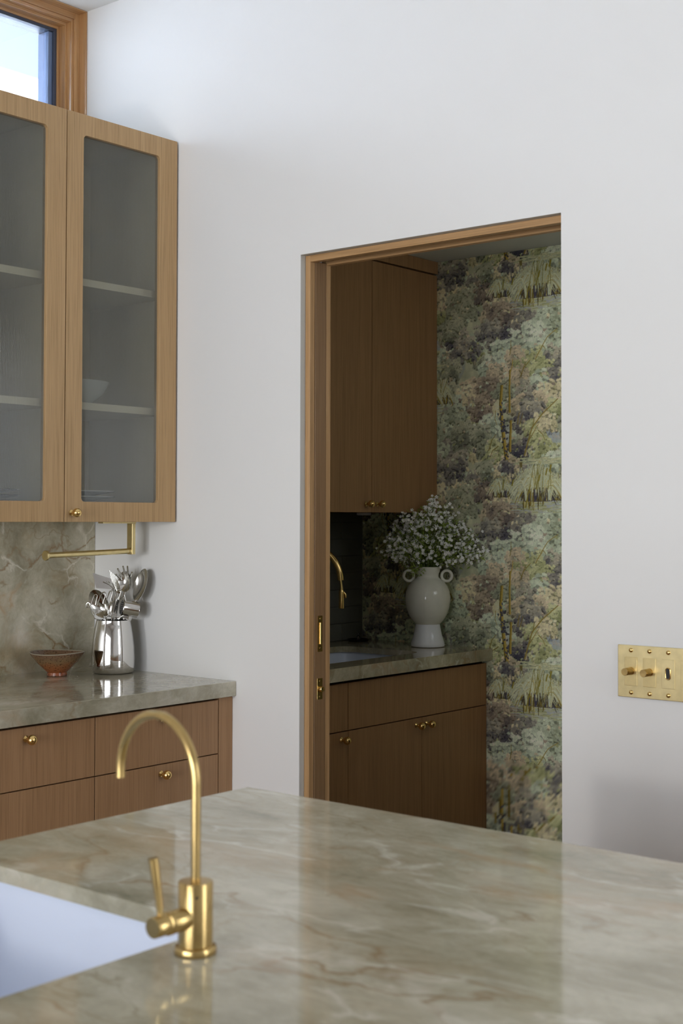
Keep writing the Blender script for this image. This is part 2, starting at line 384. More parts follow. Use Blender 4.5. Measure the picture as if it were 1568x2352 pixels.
# glazed doors behind the camera
for k, (xa, xb) in enumerate(((0.7, 1.966), (1.966, 3.233), (3.233, 4.5))):
    w = thing('window_%d' % (k+2), ['left', 'middle', 'right'][k] + ' glazed door leaf in the wall behind the camera', 'window', (xa, RY-0.1, 0), kind='structure')
    MB().ring((xa+0.002, xb-0.002, 0.003, 2.498), (xa+0.06, xb-0.06, 0.12, 2.42), 0.004, -0.03, 0.03, lambda u, v, h: (u, RY-0.06+h, v), seg=1).build('window_frame', M['fir'], w)
    MB().box(xa+0.055, xb-0.055, RY-0.064, RY-0.056, 0.115, 2.425).build('pane', M['glass'], w)

w = thing('window_5', 'unseen window added in the right-hand wall to pass fill light', 'window', (RX+0.1, -0.9, 0.9), kind='structure')  # added opening for the side fill lamp
MB().ring((-1.348, -0.452, 0.902, 2.598), (-1.30, -0.50, 0.96, 2.54), 0.004, -0.03, 0.03, lambda u, v, h: (RX+0.06+h, u, v), seg=1).build('window_frame', M['fir'], w)
MB().box(RX+0.056, RX+0.064, -1.305, -0.495, 0.955, 2.545).build('pane', M['glass'], w)

# ------------------------------------------------------------------ clerestory window
w1 = thing('window_1', 'clerestory window with stepped varnished wood frame above the glass cabinets', 'window', (-0.04, -1.3, WZ0), kind='structure')
ya, yb, za, zb = WY0+0.002, -0.001, WZ0+0.002, CE-0.001
steps = [(0.0, 0.0, -0.035, 0.022, 'frame'), (-0.035, 0.022, -0.041, 0.031, 'frame'), (-0.041, 0.031, -0.062, 0.041, 'frame'), (-0.062, 0.041, -0.092, 0.052, 'sash')]
X00 = -0.04
def rect_rails(mat_v, mat_h, x_front, x_back, i0, i1, nm):
    """a rectangular frame between insets i0 (outer) and i1 (inner), front at x_front: two stiles and two rails"""
    for (a, c_) in ((yb-i1, yb-i0), (ya+i0, ya+i1)):
        MB().box(x_back, x_front, a, c_, za+i0, zb-i0).build(nm+'_stile', mat_v, w1, bevel=0.001)
    for (a, c_) in ((zb-i1, zb-i0), (za+i0, za+i1)):
        MB().box(x_back, x_front, ya+i1, yb-i1, a, c_).build(nm+'_rail', mat_h, w1, bevel=0.001)
rect_rails(M['fir'], M['firh'], X00-0.000, X00-0.16, 0.0, 0.004, 'outer_casing')
rect_rails(M['fir'], M['firh'], X00-0.035, X00-0.16, 0.004, 0.024, 'casing')
rect_rails(M['fir'], M['firh'], X00-0.041, X00-0.16, 0.024, 0.034, 'stop')
rect_rails(M['fir'], M['firh'], X00-0.062, X00-0.16, 0.034, 0.044, 'sash_bead')
rect_rails(M['fir'], M['firh'], X00-0.092, X00-0.16, 0.044, 0.052, 'sash')
rect_rails(M['gasket'], M['gasket'], X00-0.097, X00-0.16, 0.052, 0.063, 'gasket')
MB().box(X00-0.16, X00-0.105, yb-0.080, yb-0.0635, za+0.064, zb-0.064).build('glazing_edge', M['alu'], w1, bevel=0.001)
MB().box(X00-0.116, X00-0.110, ya+0.06, yb-0.06, za+0.06, zb-0.06).build('pane', M['glass'], w1)
# neighbour's white wall seen through it
nb = MB().box(-7.6, -7.0, -8, 14, 0.0, 5.62).build('neighbor_building', M['stucco'])
tag(nb, 'blown-out white neighbouring building outside the clerestory window', 'building')
gr = MB().box(-12, -0.26, -12, 16, -0.3, -0.16).build('ground_outside', M['stucco']); tag(gr, 'pale ground outside the house', 'ground', kind='structure')

MB().box(OX0, OX0+0.0006, 0.0012, 0.0205, 0, OZ-0.0008).build('reveal_strip', M['reveal'], bpy.data.objects['wall_back']); MB().box(OX0+0.0008, OX1-0.0005, 0.0012, 0.0205, OZ-0.0006, OZ).build('reveal_strip', M['reveal'], bpy.data.objects['wall_back'])
# ------------------------------------------------------------------ pocket door, jamb
JX = 0.936; JZ = 2.145
t1 = thing('trim_1', 'oak pocket door jamb and head lining the pantry doorway', 'trim', (OX0, 0.02, 0), kind='structure')
MB().box(OX0+0.001, JX, 0.021, 0.042, 0, OZ-0.001).build('front_jamb', M['oakj'], t1, bevel=0.001)
MB().box(OX0+0.001, JX, 0.0945, 0.114, 0, OZ-0.001).build('rear_jamb', M['oakj'], t1, bevel=0.001)
MB().box(JX, OX1-0.001, 0.021, 0.042, JZ, OZ-0.001).build('front_head', M['oakh'], t1, bevel=0.001)
MB().box(JX, OX1-0.001, 0.0945, 0.114, JZ, OZ-0.001).build('rear_head', M['oakh'], t1, bevel=0.001)
MB().box(OX0+0.001, OX1-0.001, 0.043, 0.0935, OZ-0.006, OZ-0.001).build('track', M['black'], t1)
d1 = thing('door_1', 'oak pocket door slid into the wall, only its edge showing', 'door', (0.93, 0.068, 0), kind='structure')
MB().box(0.9175, 0.9365, 0.0445, 0.0925, 0.008, 2.150).build('door_leaf', M['oakdoor'], d1, bevel=0.0015)
DX = 0.9365
p = MB().ring((0.0575, 0.0775, 1.014, 1.118), (0.062, 0.073, 1.033, 1.101), 0.003, DX, DX+0.0015, lambda u, v, h: (h, u, v), seg=3).build('edge_pull', M['brass'], d1); tag(p, 'long brass edge pull')
MB().box(DX-0.0, DX+0.0006, 0.062, 0.073, 1.033, 1.101).build('recess', M['sbrass'], p)
MB().tube([(DX+0.002, 0.0685, 1.036), (DX+0.002, 0.0685, 1.098)], 0.0028, 10).build('pull_bar', M['brass'], p, smooth=True)
for z in (1.024, 1.109): MB().lathe([(0.0032, 0), (0.0030, 0.0012), (0.001, 0.002)], 12, Matrix.Translation((DX+0.0012, 0.0675, z)) @ Matrix.Rotation(PI/2, 4, 'Y')).build('screw', M['sbrass'], p, smooth=True)
p = MB().box(DX, DX+0.0015, 0.0555, 0.0785, 0.876, 0.937).build('latch_plate', M['brass'], d1, bevel=0.0004); tag(p, 'small brass latch plate')
MB().lathe([(0.0085, 0), (0.0085, 0.010), (0.0075, 0.012), (0.0, 0.0125)], 20, Matrix.Translation((DX+0.001, 0.067, 0.906)) @ Matrix.Rotation(PI/2, 4, 'Y'), cap1=False).build('latch_bolt', M['brass'], p, smooth=True)
for z in (0.884, 0.929): MB().lathe([(0.0032, 0), (0.0030, 0.0012), (0.001, 0.002)], 12, Matrix.Translation((DX+0.0012, 0.067, z)) @ Matrix.Rotation(PI/2, 4, 'Y')).build('screw', M['sbrass'], p, smooth=True)

# ------------------------------------------------------------------ pantry shell
PX = 0.043; PY = 1.373; PC = 2.405; PR = 2.3
b = MB().box(-0.25, PX, WT+0.001, PY+0.15, 0, PC+0.1); wl = struct('wall_pantry_left', b, M['grout'], 'tiled wall of the pantry behind the small brass faucet')
b = MB().box(PX, PR, PY, PY+0.15, 0, PC+0.1); wb = struct('wall_pantry_back', b, M['sage'], 'pantry wall papered with a woodland print')
b = MB(); b.box(PR, PR+0.12, WT+0.001, 0.35, 0, PC+0.1); b.box(PR, PR+0.12, 1.15, PY+0.15, 0, PC+0.1); b.box(PR, PR+0.12, 0.35, 1.15, 0, 1.65); b.box(PR, PR+0.12, 0.35, 1.15, 2.25, PC+0.1); struct('wall_pantry_right', b, M['sage'], 'sage pantry wall hidden behind the doorway edge')
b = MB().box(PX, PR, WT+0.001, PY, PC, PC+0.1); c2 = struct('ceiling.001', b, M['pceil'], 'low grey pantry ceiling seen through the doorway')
w = thing('window_6', 'small unseen window added in the pantry for its fill light', 'window', (PR+0.05, 0.75, 1.65), kind='structure')  # added out of view together with the pantry fill lamp
MB().ring((0.352, 1.148, 1.652, 2.248), (0.38, 1.12, 1.68, 2.22), 0.004, -0.02, 0.02, lambda u, v, h: (PR+0.03+h, u, v), seg=1).build('window_frame', M['oakj'], w)
MB().box(PR+0.027, PR+0.032, 0.375, 1.125, 1.675, 2.225).build('pane', M['glass'], w)
# tiles
tp = 0.0673
for r in range(8):
    z0 = 0.916 + r*tp; off = 0.0 if r % 2 else 0.1
    y = PY-0.0015 - off
    ys = [(PY-0.0015, PY-0.0015-(0.128 if r % 2 == 0 else 0.228))]
    while ys[-1][1] > WT+0.01:
        a = ys[-1][1]-0.002; ys.append((a, max(a-0.2, WT+0.003)))
    for a, c_ in ys:
        MB().box(PX-0.003, PX+0.006, c_, a, z0, min(z0+tp-0.002, 1.422)).build('tile', M['tile'], wl, bevel=0.0008, seg=1)

# ------------------------------------------------------------------ wallpaper print
def paint_print():
    Wm, Pm = 0.54, 0.754; H, W = 754, 540                     # 1 mm per cell
    cv = np.zeros((H, W, 3), np.float32); S = lambda r, g, b_: np.array((r, g, b_), np.float32)/255
    rs = np.random.RandomState(3)
    def low(nx, ny, amp):
        g = rs.rand(ny, nx); yy = np.linspace(0, ny, H, endpoint=False); xx = np.linspace(0, nx, W, endpoint=False)
        y0 = yy.astype(int); x0 = xx.astype(int); fy = (yy-y0)[:, None]; fx = (xx-x0)[None, :]
        fy = fy*fy*(3-2*fy); fx = fx*fx*(3-2*fx); y1 = (y0+1) % ny; x1 = (x0+1) % nx
        a = g[y0][:, x0]*(1-fx)+g[y0][:, x1]*fx; b_ = g[y1][:, x0]*(1-fx)+g[y1][:, x1]*fx
        return ((a*(1-fy)+b_*fy)-0.5)*amp
    base = low(6, 8, 1)+low(14, 19, 0.6)+low(40, 56, 0.4)
    t = np.clip(base+0.5, 0, 1)[..., None]
    cv[:] = S(140, 148, 120)*(1-t)+S(184, 188, 156)*t
    def put(xs, ys, col):
        xs = np.floor(xs).astype(int); ys = np.floor(ys).astype(int)
        k = xs//W; xs = xs-k*W; ys = (ys+(k % 2)*(H//2)) % H; cv[ys, xs] = col
    # px frame of the print: x 1054..1396, y one repeat = 477; one px = 1.58 mm
    TX = lambda x: (x-1054)*1.58
    TY = lambda y: (y-1105)*1.58                                # grows downwards
    def blob(x, y, rx, ry, col, soft=0.35):
        n = int(rx*ry*1.58*1.58*3); a = rs.rand(n)*2*PI; r = np.sqrt(rs.rand(n)); r = np.minimum(r, 1)
        put(TX(x)+np.cos(a)*r*rx*1.58, TY(y)+np.sin(a)*r*ry*1.58, col)
    g = np.linspace(-1, 1, 15)
    gx, gy = np.meshgrid(g, g); gx = gx.ravel(); gy = gy.ravel()
    def leaf(x, y, ln, wd, ang, col):
        px = gx*0.5*ln; py = gy*0.5*wd*np.sqrt(np.clip(1-gx*gx, 0, 1))
        put(x+px*math.cos(ang)-py*math.sin(ang), y+px*math.sin(ang)+py*math.cos(ang), col)
    PAL = {  # light, mid, dark
        'pale': (S(196, 208, 186), S(166, 182, 158), S(128, 142, 122)),
        'teal': (S(182, 196, 174), S(154, 168, 144), S(122, 132, 108)),
        'tan': (S(204, 188, 158), S(170, 158, 130), S(124, 118, 98)),
        'mauve': (S(160, 156, 138), S(116, 114, 108), S(72, 72, 82)),
        'dark': (S(122, 118, 108), S(84, 82, 88), S(58, 58, 70)),
        'green': (S(186, 190, 142), S(156, 162, 112), S(116, 122, 84)),
        'cream': (S(218, 208, 172), S(192, 182, 144), S(150, 148, 108)),
        'dusk': (S(164, 168, 142), S(132, 138, 114), S(94, 98, 88)),
        'brown': (S(160, 146, 124), S(122, 110, 98), S(84, 78, 78))}
    FLD = low(18, 24, 1.0)+low(54, 75, 0.7)
    def crown(x, y, r, pal, squash=0.85, n=None):
        L, Mi, D = PAL[pal]; cx, cy, R = TX(x), TY(y), r*1.58*1.12
        tr = {'pale': 13.5, 'teal': 10.5, 'cream': 10.5}.get(pal, 8.5)
        k = int(R*R*1.9/(tr*tr)*PI/2)+6; pts = []
        ph = rs.rand()*6
        for i in range(k):
            a = rs.rand()*2*PI; q = math.sqrt(rs.rand()); lim = R*(0.90+0.18*math.sin(3*a+ph)+0.14*math.sin(7*a+ph*2)+0.08*math.sin(13*a+ph*3))
            pts.append((math.cos(a)*q*lim, math.sin(a)*q*lim*squash))
        pts.sort(key=lambda p_: p_[1]+rs.randn()*tr*0.5)
        for (dx, dy) in pts:
            X_, Y_ = int(cx+dx) % W, int(cy+dy) % H; f = FLD[Y_, X_]
            tt = 0.46+0.36*dy/R+f*0.85+rs.randn()*0.09; tt = min(max(tt, 0), 1)
            if rs.rand() < 0.09: L, Mi, D = PAL[['tan', 'pale', 'dusk', 'mauve', 'cream', 'brown', 'green'][rs.randint(7)]]
            else: L, Mi, D = PAL[pal]
            col = (L*(1-tt*2)+Mi*tt*2) if tt < 0.5 else (Mi*(2-tt*2)+D*(tt*2-1))
            t_ = tr*(0.75+0.5*rs.rand()); dirn = math.atan2(dy-R*0.9, dx*1.2)+rs.randn()*0.35; m = rs.randint(5, 8)
            leaf(cx+dx, cy+dy+t_*0.35, t_*1.1, t_*0.9, 0, np.clip(col*0.66, 0, 1))
            for i in range(m):
                ang = dirn+(i-(m-1)/2)*0.46
                c_ = col*(0.94+0.16*rs.rand()); ll = t_*(0.9+0.25*rs.rand())
                leaf(cx+dx+math.cos(ang)*ll*0.5, cy+dy+math.sin(ang)*ll*0.5, ll, t_*0.30, ang, np.clip(c_, 0, 1))
    def path(pts, w0, w1, col, jit=0.0, edge=None):
        P_ = np.array([(TX(a), TY(c_)) for a, c_ in pts]); n = 0
        seg = np.linalg.norm(np.diff(P_, axis=0), axis=1); cum = np.concatenate([[0], np.cumsum(seg)]); tot = cum[-1]
        st = np.arange(0, tot, 0.6); xs = np.interp(st, cum, P_[:, 0]); ys = np.interp(st, cum, P_[:, 1]); ws = w0+(w1-w0)*st/tot
        if jit: xs = xs+np.cumsum(rs.randn(len(xs)))*jit
        dx = np.gradient(xs); dy = np.gradient(ys); L_ = np.hypot(dx, dy)+1e-6; nx, ny = -dy/L_, dx/L_
        for s_ in np.linspace(-0.5, 0.5, max(3, int(max(w0, w1)*2))):
            c_ = col if edge is None or s_ < 0.12 else edge
            put(xs+nx*ws*s_, ys+ny*ws*s_, c_)
    def quad(p0, p1, p2, n=14):
        return [((1-t)**2*p0[0]+2*(1-t)*t*p1[0]+t*t*p2[0], (1-t)**2*p0[1]+2*(1-t)*t*p1[1]+t*t*p2[1]) for t in np.linspace(0, 1, n)]
    for (x, y, rx, ry, c_) in ((1275, 1000, 32, 34, S(142, 156, 172)), (1150, 985, 14, 26, S(150, 160, 168)), (1290, 1345, 40, 30, S(206, 198, 160)), (1120, 1400, 24, 34, S(190, 184, 140)),
                               (1200, 1010, 30, 30, S(166, 172, 118)), (1345, 1040, 30, 50, S(130, 140, 142)), (1110, 1010, 40, 30, S(158, 168, 128))):
        blob(x, y, rx, ry, c_)
    # soft back row
    for k in range(90): crown(1054+rs.rand()*342, 1000+rs.rand()*477, 20+rs.rand()*16, ['dusk', 'tan', 'pale', 'teal', 'mauve', 'green', 'dusk', 'cream'][k % 8])
    for (x, y, rx, ry, c_) in ((1276, 1000, 24, 30, S(146, 158, 172)), (1150, 985, 12, 22, S(152, 162, 168)), (1120, 1400, 16, 26, S(196, 188, 148))): blob(x, y, rx, ry, c_)
    for a in ((1330, 1160, 46, 'teal'), (1375, 1225, 46, 'dusk'), (1335, 1300, 46, 'mauve'), (1372, 1380, 50, 'dusk'), (1330, 1440, 44, 'dusk'), (1375, 1490, 40, 'mauve'), (1085, 1120, 30, 'brown'), (1090, 1480, 40, 'dusk'), (1330, 1540, 34, 'dusk')):
        crown(*a)
    for a in ((1140, 1180, 46, 'brown'), (1100, 1215, 34, 'mauve'), (1200, 1200, 36, 'mauve'), (1185, 1222, 24, 'dark'), (1150, 1228, 22, 'dark'), (1262, 1206, 44, 'teal'), (1225, 1225, 30, 'pale'),
              (1185, 1256, 34, 'pale'), (1138, 1262, 30, 'pale'), (1240, 1262, 36, 'pale'), (1285, 1255, 34, 'teal'), (1282, 1292, 32, 'mauve'), (1170, 1292, 34, 'tan'), (1112, 1305, 36, 'pale'),
              (1222, 1300, 38, 'green'), (1130, 1325, 36, 'tan'), (1185, 1330, 30, 'tan'), (1250, 1320, 30, 'green'), (1285, 1335, 30, 'mauve'), (1100, 1350, 36, 'brown'), (1145, 1362, 28, 'dusk'),
              (1240, 1350, 30, 'pale'), (1280, 1370, 34, 'cream'), (1205, 1375, 36, 'mauve'), (1250, 1395, 30, 'tan'), (1180, 1400, 28, 'tan'), (1215, 1412, 34, 'mauve'), (1285, 1405, 26, 'green'),
              (1075, 1400, 34, 'brown'), (1105, 1440, 30, 'pale'), (1190, 1440, 24, 'dark'), (1230, 1450, 30, 'green'), (1260, 1440, 26, 'cream'), (1075, 1460, 28, 'dusk')):
        crown(*a)
    ochre, oc2, dk, pal = S(168, 140, 62), S(104, 88, 38), S(64, 60, 44), S(190, 196, 160)
    # lower scene: trunks, water edge, bushes (y 1475..1580 = the 105 px above the reeds)
    crown(1190, 1500, 26, 'dark'); crown(1245, 1495, 36, 'green'); crown(1120, 1505, 30, 'green'); crown(1275, 1530, 24, 'pale'); crown(1160, 1535, 24, 'tan'); crown(1090, 1545, 26, 'dusk')
    path([(1138, 1345), (1134, 1390), (1140, 1450), (1150, 1520), (1154, 1552)], 11, 17, ochre, 0.05, oc2)
    path([(1161, 1310), (1159, 1350), (1160, 1412)], 6, 9, ochre, 0.04, oc2); path([(1160, 1322), (1167, 1300), (1168, 1285)], 3, 2, ochre, 0.03)
    path([(1163, 1430), (1161, 1470), (1160, 1505)], 9, 10, ochre, 0.04, oc2)
    for k in range(60):
        t = rs.rand(); x = 1139+t*14+rs.randn()*6; y = 1385+t*165; leaf(TX(x), TY(y), 10, 6, rs.rand()*6, S(58, 58, 66)*(0.9+0.4*rs.rand()))
    crown(1150, 1545, 20, 'dark')
    for pts, w in (([(1200, 1515), (1212, 1480), (1222, 1450), (1248, 1420), (1292, 1385)], 5), ([(1222, 1452), (1226, 1425)], 2.5), ([(1212, 1480), (1238, 1442)], 2.5), ([(1238, 1456), (1250, 1466), (1256, 1480)], 2.5),
                   ([(1230, 1290), (1250, 1258), (1262, 1240), (1290, 1222)], 2.8), ([(1250, 1258), (1258, 1268)], 2), ([(1190, 1328), (1196, 1312), (1216, 1290)], 3), ([(1196, 1312), (1202, 1294)], 2), ([(1186, 1312), (1192, 1322)], 2),
                   ([(1160, 1275), (1164, 1258), (1163, 1240)], 2.2), ([(1182, 1440), (1186, 1412)], 3), ([(1188, 1440), (1196, 1415)], 2.5), ([(1100, 1500), (1108, 1475), (1120, 1462)], 2.5), ([(1128, 1490), (1112, 1500), (1104, 1516)], 2.5),
                   ([(1120, 1405), (1118, 1425), (1124, 1440)], 2)):
        path(pts, w, w*0.5, S(120, 104, 52)*(0.85+0.3*rs.rand()), 0.12)
    # water line, water and reeds
    for k in range(80):
        y = 1519+rs.rand()*16; x = 1170+rs.rand()*120; path([(x, y), (x+10+rs.rand()*30, y+rs.randn()*0.6)], 1.4, 1.0, [S(172, 178, 134), S(150, 160, 122), S(196, 196, 156)][k % 3])
    path([(1190, 1530), (1192, 1545), (1198, 1556)], 12, 4, S(104, 94, 56))
    for k in range(200):
        y = 1137+rs.rand()*34; x = 1160+rs.rand()*130; path([(x, y), (x+6+rs.rand()*26, y+rs.randn()*0.5)], 1.6, 1.2, [S(150, 158, 168), S(168, 172, 120), S(136, 142, 96), S(160, 168, 160)][k % 4])
    for k in range(34):
        x = 1195+rs.rand()*60; y = 1135+rs.rand()*14; path([(x, y), (x+rs.randn()*1.5, y+10+rs.rand()*12)], 2.4, 1.4, [S(120, 104, 48), S(80, 72, 46), S(176, 170, 110)][k % 3])
    def reeds(cx, cy, n, span, h, dkr):
        for k in range(n*2):
            bx = cx+rs.uniform(-0.55, 0.6)*span; path([(bx, cy+4+rs.rand()*3), (bx+rs.randn()*3, cy-h*(0.15+0.4*rs.rand()))], 3.5, 1.5, [S(70, 66, 48), S(62, 60, 74), S(92, 82, 44), S(74, 72, 80)][k % 4])
        for ph, cols in ((0, (S(110, 98, 44), S(150, 130, 56), S(78, 70, 50), S(60, 56, 60))), (1, (S(176, 188, 158), S(192, 198, 160), S(176, 168, 104), S(178, 184, 140), S(184, 194, 168), S(196, 204, 176), S(170, 180, 150)))):
            for k in range(int(n*(0.8 if ph == 0 else 1.7))):
                s_ = -1 if rs.rand() < 0.5 else 1; bx = cx+rs.randn()*span*0.13; e = span*(0.12+0.98*rs.rand())*s_; top = h*(0.75+0.55*rs.rand())*(1-0.30*abs(e)/span)
                drop = (abs(e)/span)**1.5*top*(0.75+0.4*rs.rand())
                p2 = (bx+e, cy-top+drop); p1 = (bx+e*0.42, cy-top*1.35)
                if ph == 0: p2 = (bx+e*0.75, cy-top*0.8+drop); p1 = (bx+e*0.3, cy-top*1.05)
                path(quad((bx+e*0.30, cy+3+rs.rand()*3), p1, p2), 3.8 if ph == 0 else 3.4, 1.3, cols[k % len(cols)]*(0.92+0.12*rs.rand()))
        for k in range(int(n*0.55)):
            bx = cx+rs.uniform(-0.42, 0.45)*span; path([(bx, cy+5+rs.rand()*3), (bx+rs.randn()*2, cy-h*(0.06+0.30*rs.rand()))], 2.6, 1.2, [S(70, 66, 48), S(62, 60, 74), S(120, 106, 50)][k % 3])
        for k in range(n//12):
            bx = cx+rs.randn()*span*0.3; path([(bx, cy-h*0.3), (bx+rs.randn()*8+6, cy-h*1.1)], 2.2, 1.2, S(126, 122, 66))
    reeds(1136, 1128, 44, 34, 36, 0); reeds(1296, 1136, 60, 44, 50, 0); reeds(1195, 1120, 40, 30, 44, 0); reeds(1236, 1138, 130, 66, 72, 0)
    for (x, y) in ((1262, 1068), (1272, 1060), (1243, 1082), (1170, 1092)): path([(x, y), (x-4, y+16)], 4.5, 4.5, S(122, 112, 44))
    path([(1203, 1160), (1210, 1130), (1216, 1108)], 5, 3, S(128, 118, 50))
    cv[:] = np.clip((np.clip(cv, 0, 1)**0.62-0.72)*1.35+0.745, 0.06, 0.99)*np.array((1.0, 0.985, 0.93), np.float32)
    grey = cv.mean(-1, keepdims=True); cv[:] = grey+(cv-grey)*0.9
    # linen weave
    cv *= (1+0.10*(rs.rand(H, W, 1)-0.5)+0.05*(rs.rand(H, 1, 1)-0.5)+0.05*(rs.rand(1, W, 1)-0.5))
    np.clip(cv, 0, 1, out=cv)
    return cv
PRINT = paint_print()
def sample_print(X, Z):
    H, W = 754, 540
    u = (X-0.857)*1000+(1225-1054)*1.58; v = (0.7754-Z+0.00)*1000          # cell coordinates, v grows downwards
    def look(u, v):
        k = np.floor(u/W).astype(int); uu = np.clip((u-k*W).astype(int), 0, W-1); vv = (np.floor(v).astype(int)+(k % 2)*(H//2)) % H
        return PRINT[vv, uu]
    return (look(u-0.5, v-0.5)+look(u+0.5, v-0.5)+look(u-0.5, v+0.5)+look(u+0.5, v+0.5))/4
def paper(name, x0, x1, z0, z1, pitch, parent):
    nx = int((x1-x0)/pitch)+1; nz = int((z1-z0)/pitch)+1
    xs = np.linspace(x0, x1, nx); zs = np.linspace(z0, z1, nz); Xg, Zg = np.meshgrid(xs, zs)
    co = np.stack([Xg, np.full_like(Xg, PY-0.0008), Zg], -1).reshape(-1, 3).astype(np.float32)
    idx = np.arange(nx*nz).reshape(nz, nx); q = np.stack([idx[:-1, :-1], idx[:-1, 1:], idx[1:, 1:], idx[1:, :-1]], -1).reshape(-1, 4).astype(np.int32)
    me = bpy.data.meshes.new(name); me.vertices.add(len(co)); me.vertices.foreach_set('co', co.ravel()); me.loops.add(q.size); me.loops.foreach_set('vertex_index', q.ravel())
    me.polygons.add(len(q)); me.polygons.foreach_set('loop_start', np.arange(0, q.size, 4, dtype=np.int32)); me.update(calc_edges=True)
    at = me.color_attributes.new('print', 'FLOAT_COLOR', 'POINT')
    c = sample_print(Xg, Zg).reshape(-1, 3); c = np.where(c <= 0.04045, c/12.92, ((c+0.055)/1.055)**2.4)
    at.data.foreach_set('color', np.concatenate([c, np.ones((len(c), 1))], 1).astype(np.float32).ravel())
    me.materials.append(M['paper']); me.validate()
    o = bpy.data.objects.new(name, me); sc.collection.objects.link(o); o.parent = parent; return o
wp = paper('wallpaper', PX+0.007, 1.06, 0.50, PC-0.001, 0.002, wb); tag(wp, 'woodland and reed print wallpaper')
paper('wallpaper', PX+0.007, 1.06, 0.001, 0.50, 0.01, wb); paper('wallpaper', 1.06, PR-0.001, 0.001, PC-0.001, 0.01, wb)

# ------------------------------------------------------------------ knobs
def knob_mesh(scale=1.0, mat=None):
    k = MB(); s = scale
    prof = [(0.0085*s, 0), (0.0088*s, 0.0015*s), (0.007*s, 0.003*s), (0.0042*s, 0.0055*s), (0.0040*s, 0.010*s), (0.0058*s, 0.0122*s), (0.0062*s, 0.0135*s)]
    for i in range(1, 12):
        a = -PI/2*0.78 + (PI/2*1.78)*i/11; prof.append((max(0.0004, 0.0133*math.cos(a)*s), (0.0255+0.0133*math.sin(a))*s))
    k.lathe(prof, 24, Matrix.Rotation(PI/2, 4, 'Y')); o = k.build('knob', mat or M['brass'], smooth=True); me = o.data; bpy.data.objects.remove(o); return me
KN = knob_mesh()
def knob(parent, x, y, z):
    o = bpy.data.objects.new('knob', KN); sc.collection.objects.link(o); o.parent = parent; o.location = Vector((x, y, z))-root_loc(parent); return o

# ------------------------------------------------------------------ left base cabinets
LX = 0.652; G = 0.0015
def base_cabinet(y0, y1, label, filler=0.0, kz2=0.677):
    t = thing('base_cabinet', label, 'cabinet', (0.3, (y0+y1)/2, 0))
    MB().box(0.004, LX-0.021, y0+0.0005, y1-0.0005, 0.10, 0.868).build('body', M['oakd'], t)
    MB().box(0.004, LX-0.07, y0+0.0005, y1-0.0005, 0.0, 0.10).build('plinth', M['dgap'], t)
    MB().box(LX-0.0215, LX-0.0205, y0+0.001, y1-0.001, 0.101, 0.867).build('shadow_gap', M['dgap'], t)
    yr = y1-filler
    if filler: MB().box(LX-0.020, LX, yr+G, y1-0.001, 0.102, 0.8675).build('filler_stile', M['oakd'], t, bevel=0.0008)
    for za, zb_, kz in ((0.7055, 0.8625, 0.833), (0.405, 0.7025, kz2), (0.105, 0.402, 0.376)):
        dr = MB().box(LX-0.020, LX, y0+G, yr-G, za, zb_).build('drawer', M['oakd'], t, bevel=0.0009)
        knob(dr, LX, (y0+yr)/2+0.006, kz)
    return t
base_cabinet(-0.530, 0.0, 'oak drawer cabinet at the end of the run by the white wall', 0.060)
base_cabinet(-1.000, -0.530, 'oak drawer cabinet left of the end one, under the clay bowl', 0.0, 0.555)
base_cabinet(-1.470, -1.000, 'oak drawer cabinet furthest from the white wall', 0.0, 0.555)
ct = MB().box(0.019, 0.667, -1.49, -0.001, 0.870, 0.914).build('countertop', M['stone2'], bevel=0.0015, origin=(0.3, -0.7, 0.87)); tag(ct, 'grey-green veined stone countertop on the drawer cabinets along the left wall', 'countertop')
sp = MB().box(0.001, 0.018, -1.49, -0.0015, 0.871, 1.3885).build('backsplash', M['splash'], bevel=0.0006, origin=(0.0, -0.7, 0.9)); tag(sp, 'grey stone slab backsplash with rusty veins behind the clay bowl', 'backsplash')

# ------------------------------------------------------------------ glass-front wall cabinet
UX = 0.407; U0, U1 = 1.389, 2.583
wc = thing('wall_cabinet', 'oak wall cabinet with reeded glass doors under the clerestory window', 'cabinet', (0.2, -0.44, U0))
b = MB(); T_ = 0.019; X1 = UX-0.023
b.box(0.001, X1, -0.887, -0.887+T_, U0+0.001, U1); b.box(0.001, X1, -0.006-T_, -0.006, U0+0.001, U1); b.box(0.001, X1, -0.887+T_, -0.006-T_, U0+0.001, U0+0.03); b.box(0.001, X1, -0.887+T_, -0.006-T_, U1-T_, U1); b.box(0.001, 0.012, -0.887+T_, -0.006-T_, U0+0.03, U1-T_)
b.build('body', M['oakin'], wc)
b = MB().box(0.013, X1, -0.4535, -0.4335, U0+0.031, U1-T_-0.001); b.build('divider', M['oakin'], wc)
for z in (1.731, 2.097):
    for ya_, yb_ in ((-0.867, -0.4545), (-0.4325, -0.026)):
        MB().box(0.013, X1-0.012, ya_, yb_, z-0.011, z+0.011).build('shelf', M['shelf'], wc, bevel=0.001)
